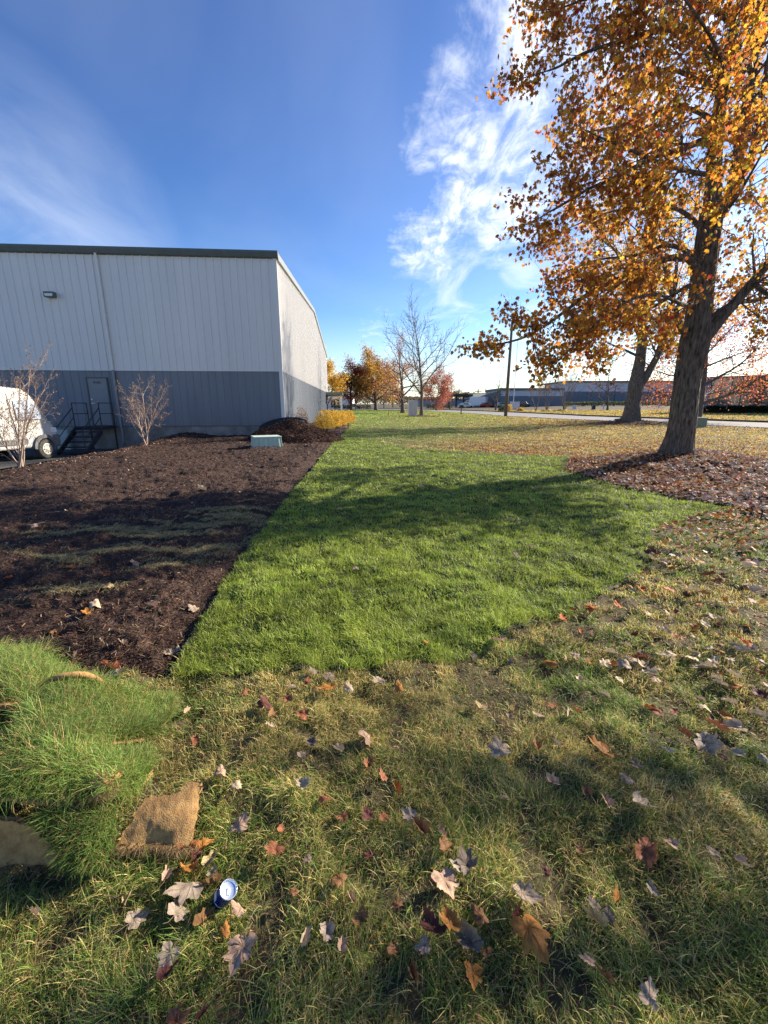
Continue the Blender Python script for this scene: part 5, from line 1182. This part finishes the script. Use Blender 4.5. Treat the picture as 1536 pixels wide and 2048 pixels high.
def leaf_obj(pos, size, rot, c, shape, seed, tilt):
    g = np.random.default_rng(seed); rings = (.0, .28, .52, .76, 1.0); n = len(OUT)
    O = OUT.copy(); O[:, 0] *= g.uniform(.68, 1.02); O *= (1 + g.normal(0, .02, (n, 1)))
    if g.random() < .3: k = g.integers(0, n); idx = (np.arange(n)-k+7) % n < 14; O[idx] = CEN + (O[idx]-CEN)*g.uniform(.55, .8)      # torn bit
    V = [CEN.copy()]; vein = [1.0]
    ang = np.arctan2(O[:, 1]-.22, O[:, 0])
    vd = np.min([np.abs(np.angle(np.exp(1j*(ang-t)))) for t in VT], axis=0)
    for r in rings[1:]:
        V += list(CEN + (O-CEN)*r); vein += list(np.clip(1 - vd*r/.045, 0, 1)*.85)
    V = np.array(V) - CEN; x, y = V[:, 0], V[:, 1]
    kx = {'flat': .7, 'cupped': 1.3, 'curled': 2.1, 'folded': 2.4}[shape] * g.uniform(.8, 1.2); ax = g.normal(0, .35) if shape != 'curled' else g.uniform(-1.2, 1.2)
    cx_, sx_ = math.cos(ax), math.sin(ax); u = x*cx_+y*sx_; v = -x*sx_+y*cx_
    if shape == 'folded': f = g.uniform(.7, 1.25); z = np.abs(u)*math.sin(f)*1.0; u2 = u*math.cos(f); v2 = v; z = z + .15*v*v
    else:
        kx = kx if abs(kx) > .05 else .05; u2 = np.sin(kx*u)/kx; z = (1-np.cos(kx*u))/kx; ky = g.normal(0, .5); z = z + ky*.35*v*v; v2 = v
    z = z + .05*np.sin(x*9+seed)*np.cos(y*8) + g.normal(0, .008, len(z)) + np.asarray(vein)*-.02
    X = (u2*cx_-v2*sx_); Y = (u2*sx_+v2*cx_)
    V3 = np.stack([X, Y, z], 1)
    if g.random() < .35 and shape != 'folded': V3[:, 2] = .18 - V3[:, 2]
    Q = [(0, 1+(i+1) % n, 1+i) for i in range(n)]
    F4 = []
    for k in range(3):
        for i in range(n): a = 1+k*n+i; b = 1+k*n+(i+1) % n; F4.append((a, b, b+n, a+n))
    # stalk
    st_ = np.array([[0,-.2,V3[0][2]],[.02,-.45,.06],[g.normal(0,.1),-.75,.04],[g.normal(0,.2),-1.0,.02]]); k0 = len(V3); SV = []
    for i, p_ in enumerate(st_):
        for t in range(4): SV.append(p_+np.array([.018*math.cos(t*1.57), 0, .018*math.sin(t*1.57)]))
    SF = [(k0+i*4+t, k0+i*4+(t+1) % 4, k0+(i+1)*4+(t+1) % 4, k0+(i+1)*4+t) for i in range(3) for t in range(4)]
    V3 = np.concatenate([V3, np.array(SV)]); vein = list(vein) + [1.]*16
    V3[:, 2] -= np.quantile(V3[:1+4*n, 2], .12)
    me = bpy.data.meshes.new('maple_leaf'); me.from_pydata((V3*size*.5).tolist(), [], Q+F4+SF); me.polygons.foreach_set('use_smooth', [True]*len(me.polygons))
    a = me.color_attributes.new('Col', 'FLOAT_COLOR', 'POINT'); cc = np.ones((len(V3), 4), np.float32); cc[:, :3] = np.array(vein)[:, None]; a.data.foreach_set('color', cc.ravel())
    me.materials.append(leaf_mat(c, LC[c][0]))
    o = link(bpy.data.objects.new('maple_leaf', me)); o.location = tuple(pos); o.rotation_euler = (Matrix.Rotation(tilt[1]+.14, 3, 'Y') @ Matrix.Rotation(tilt[0]-.10, 3, 'X') @ Matrix.Rotation(rot, 3, 'Z')).to_euler(); return o
LF = '''478,1652,50,p,-10,f;552,1698,44,r,150,f;366,1702,52,r,-40,F;405,1694,40,o,-35,c;418,1724,48,y,-35,F;377,1740,46,o,60,c;332,1752,40,p,5,F;380,1780,78,g,125,c;353,1825,50,g,-20,f;268,1842,52,g,-40,f
255,1798,34,y,-15,F;235,1795,30,s,40,f;432,1764,54,b,130,c;480,1822,40,p,70,c;402,1845,48,b,-30,F;485,1893,78,p,175,f;450,1865,32,o,20,c;340,1905,48,g,160,f;330,1950,52,m,-35,c;607,1878,40,w,-30,F
655,1860,50,g,170,c;683,1895,32,p,0,F;678,1758,50,b,180,u;615,1720,26,s,0,f;740,1712,34,m,10,f;735,1632,30,m,30,f;768,1637,28,r,0,f;685,1635,36,r,-20,f;649,1600,28,r,0,c;610,1567,40,w,60,u
472,1573,30,w,0,u;440,1550,40,p,20,c;386,1482,28,r,-20,c;372,1425,26,p,0,F;605,1512,32,s,-20,u;620,1486,32,s,-40,c;678,1500,36,w,60,F;730,1476,50,p,-30,f;738,1530,38,r,0,F;766,1555,30,r,30,f
794,1580,36,o,0,F;540,1452,24,w,40,u;530,1412,40,m,0,c;545,1427,28,b,10,c;610,1430,36,r,60,f;488,1385,26,r,-20,c;577,1398,22,r,20,f;585,1375,26,w,90,F;615,1365,22,r,0,c;660,1376,46,o,90,u
698,1378,28,w,20,u;757,1362,28,g,0,f;798,1377,30,o,0,c;658,1355,28,s,0,f;630,1343,26,s,60,f;822,1632,38,g,60,c;845,1660,48,b,40,F;893,1696,46,b,10,c;935,1730,58,s,30,c;887,1757,62,p,200,f
1043,1787,64,g,-110,u;868,1858,62,m,20,c;900,1848,54,o,10,c;963,1838,48,b,30,c;940,1885,66,s,0,c;945,1942,52,o,170,u;1055,1860,88,o,205,u;1033,1828,42,m,-10,F;722,1840,38,b,-10,c;795,1812,28,b,10,f
703,1797,32,p,40,F;788,1905,36,b,-20,c;828,1953,50,b,-10,F;1180,1923,36,p,60,f;1214,1957,38,b,50,F;1300,1997,60,g,-30,f;1197,1845,50,y,30,F;1188,1810,32,s,0,f;1217,1834,32,s,-20,f;1237,1800,40,o,0,F
1305,1782,34,g,-20,c;1290,1700,66,r,215,c;1348,1690,36,p,40,c;1427,1705,30,s,0,f;1488,1728,34,g,90,F;1205,1500,64,o,80,u;1275,1530,30,s,0,f;1258,1562,36,p,20,c;1278,1605,54,g,240,c;1215,1607,38,p,20,F
1175,1585,28,b,0,c;1107,1565,42,p,70,F;1075,1493,34,r,0,F;1115,1488,22,w,30,F;1337,1503,38,g,40,c;1000,1503,52,g,0,f;962,1414,34,y,10,u;1078,1432,32,g,-50,f;1018,1432,22,p,0,c;1108,1412,28,r,80,f
1138,1430,26,w,20,F;1153,1420,24,r,0,F;1212,1392,28,w,70,F;1303,1416,30,R,60,c;1318,1424,30,r,70,f;1352,1425,26,r,0,f;1412,1420,32,w,30,c;1455,1432,28,o,60,u;1410,1484,64,g,220,c;1438,1455,52,r,60,c
1473,1455,52,w,80,c;1370,1468,30,r,20,F;1450,1515,28,m,0,f;1480,1508,28,w,40,u;1403,1400,24,w,60,F;1465,1405,30,w,50,F;1480,1375,32,o,60,u;1447,1370,26,w,40,F;1525,1392,42,m,0,c;1530,1368,28,w,30,c
1520,1432,32,w,20,F;1530,1520,28,w,60,c;1010,1597,28,w,80,F;1285,1317,38,r,30,F;1250,1332,42,g,60,c;1225,1305,28,w,20,F;1330,1262,28,g,30,c;1490,1285,42,R,40,c;1502,1303,42,w,60,F;1415,1335,34,w,60,F
1470,1350,32,w,50,F;1390,1180,36,w,60,c;1343,1183,32,R,60,f;1283,1178,28,R,40,c;1185,1218,28,R,30,u;1235,1210,22,R,0,f;1420,1148,32,m,60,f;1440,1160,26,r,20,f;1360,1168,26,w,40,F;1312,1108,36,m,60,c
1322,1122,42,w,70,c;1375,1120,28,w,60,F;1500,1100,36,g,60,c;1515,1182,38,w,60,F;1020,1327,42,s,30,c;945,1316,28,w,40,F;1000,1280,36,p,60,c;1105,1328,36,o,80,c;1125,1237,22,R,0,u;853,1285,16,R,0,f
712,1138,20,s,0,f;1035,1112,22,s,60,f;843,972,14,w,0,f;1062,1092,14,w,60,F;190,1212,36,w,20,c;175,1226,30,o,40,u;305,1212,36,p,70,F;390,1218,26,g,80,f;218,1175,40,y,70,c;275,1128,32,p,60,c
75,1052,32,p,70,c;140,1135,26,o,60,f;340,1306,32,g,60,u;357,1301,22,w,30,c;145,1315,36,w,60,F;235,1347,54,g,60,c;225,1335,42,r,80,F;107,1265,26,b,60,c;245,1286,24,w,70,F;122,1115,16,w,0,c
405,978,22,w,60,F;300,980,20,p,40,c;15,1155,18,R,0,f;215,1152,16,R,30,c;453,1314,18,y,60,F;68,1828,36,w,90,F;350,2040,60,r,-60,c;402,2032,34,m,-40,F;1160,1700,24,b,0,f;1095,1745,22,m,40,f;917,1732,34,g,70,f;885,1668,26,p,20,F;975,1905,30,b,40,c;850,1890,34,p,100,f;395,1712,30,m,20,c;425,1745,28,g,10,f;560,1660,22,r,0,c;590,1785,26,b,60,f'''
SH = {'f': 'flat', 'c': 'curled', 'u': 'cupped', 'F': 'folded'}
leaves = []
for it in LF.replace('\n', ';').split(';'):
    a = it.split(','); leaves.append([float(a[0]), float(a[1]), float(a[2]), a[3], float(a[4]), SH[a[5]]])
g = np.random.default_rng(77)
want = 292 - len(leaves); tries = 0
taken = np.array([[l[0], l[1]] for l in leaves])
while want > 0 and tries < 20000:
    tries += 1; px = g.uniform(1120, 1536); py = 1030 + (g.random() ** .8) * 330
    q = G(px, py)
    if inpoly(np.array([q[0]]), np.array([q[1]]), SOD)[0] or (px < 1250 and g.random() < .6): continue
    if np.min(np.hypot(taken[:, 0]-px, (taken[:, 1]-py)*1.6)) < 13: continue
    taken = np.vstack([taken, [px, py]]); dep = q[1]*CP + (EYE-q[2])*SP
    leaves.append([px, py, F*.075/dep*g.uniform(.75, 1.25), g.choice(list('wwwwpgggrroRbmso')), g.uniform(0, 360), SH[g.choice(list('ffccuFF'))]]); want -= 1
LM = [(457,1780,'the blue can'),(320,1640,'the tan turf flap'),(60,1690,'the brown turf flap'),(345,1345,'the pointed sod corner'),(1480,1016,'the right sod tip'),
      (1285,1110,'the sod edge notch'),(750,1330,'the front edge of the sod'),(1055,1860,'the crumpled orange leaf'),(887,1757,'the pale star shaped leaf'),(1290,1700,'the long rust red leaf'),
      (1000,1503,'the upright pale grey leaf'),(1410,1484,'the large curled grey leaf'),(678,1758,'the oval brown leaf'),(485,1893,'the heart shaped pink leaf'),(1205,1500,'the folded orange pair'),(200,1215,'the white mulch leaf'),
      (1536,1300,'the right frame edge'),(1300,1997,'the bottom grey leaf'),(730,1476,'the broad pink grey leaf'),(350,1080,'the raked dead turf'),(300,895,'the crape myrtle'),(1020,1327,'the dark sod leaf')]
used = {}
for i, (px, py, sp_, c, rot, sh) in enumerate(leaves):
    q = G(px, py); x_, y_ = q[0], q[1]
    inb = inpoly(np.array([x_]), np.array([y_]), BED)[0]; ins = inpoly(np.array([x_]), np.array([y_]), SOD)[0]; inr = inpoly(np.array([x_]), np.array([y_]), RING)[0]
    if inb: z = float(bedz(np.array([x_]), np.array([y_]))[0]) + .012
    else: z = float(gz(x_, y_)) + (.052 if ins else .044)
    q = GZ(px, py, z); dep = q[1]*CP + (EYE-q[2])*SP; size = sp_*dep/F*1.38
    tl = (g.normal(0, .24), g.normal(0, .26)) if not inb else (g.normal(0, .15), g.normal(0, .15))
    leaf_o = leaf_obj(q, size, math.radians(rot), c, sh, i+500, tl); leaf_o['category'] = 'fallen leaf'; leaf_o['group'] = 'single maple leaves lying on the ground'
    best = sorted((math.hypot(px-a, (py-b)*1.3), a, b, t) for a, b, t in LM if math.hypot(px-a, py-b) > 14)[0]
    dx, dy = px-best[1], (best[2]-py)*1.3
    an = math.degrees(math.atan2(dy, dx)) % 360; dr_ = ['right of','up and right of','straight beyond','up and left of','left of','down and left of','in front of','down and right of'][int((an+22.5)//45) % 8]
    ds_ = 'just' if best[0] < 75 else ('' if best[0] < 170 else 'well')
    sz = 'small' if size < .075 else ('large' if size > .105 else '')
    sz = sz if best[0] < 170 else ''
    key = ' '.join(w for w in (sz, sh, LC[c][1], 'leaf', ds_, dr_, best[3]) if w)
    used.setdefault(key, []).append((best[0], leaf_o))
ORD = ['nearest','second nearest','third nearest','fourth nearest','fifth nearest','sixth nearest','seventh nearest']
for k, l in used.items():
    l.sort(key=lambda t: t[0])
    for j, (_, o) in enumerate(l): o['label'] = k if len(l) == 1 else f"{ORD[min(j, 6)]} {k}"
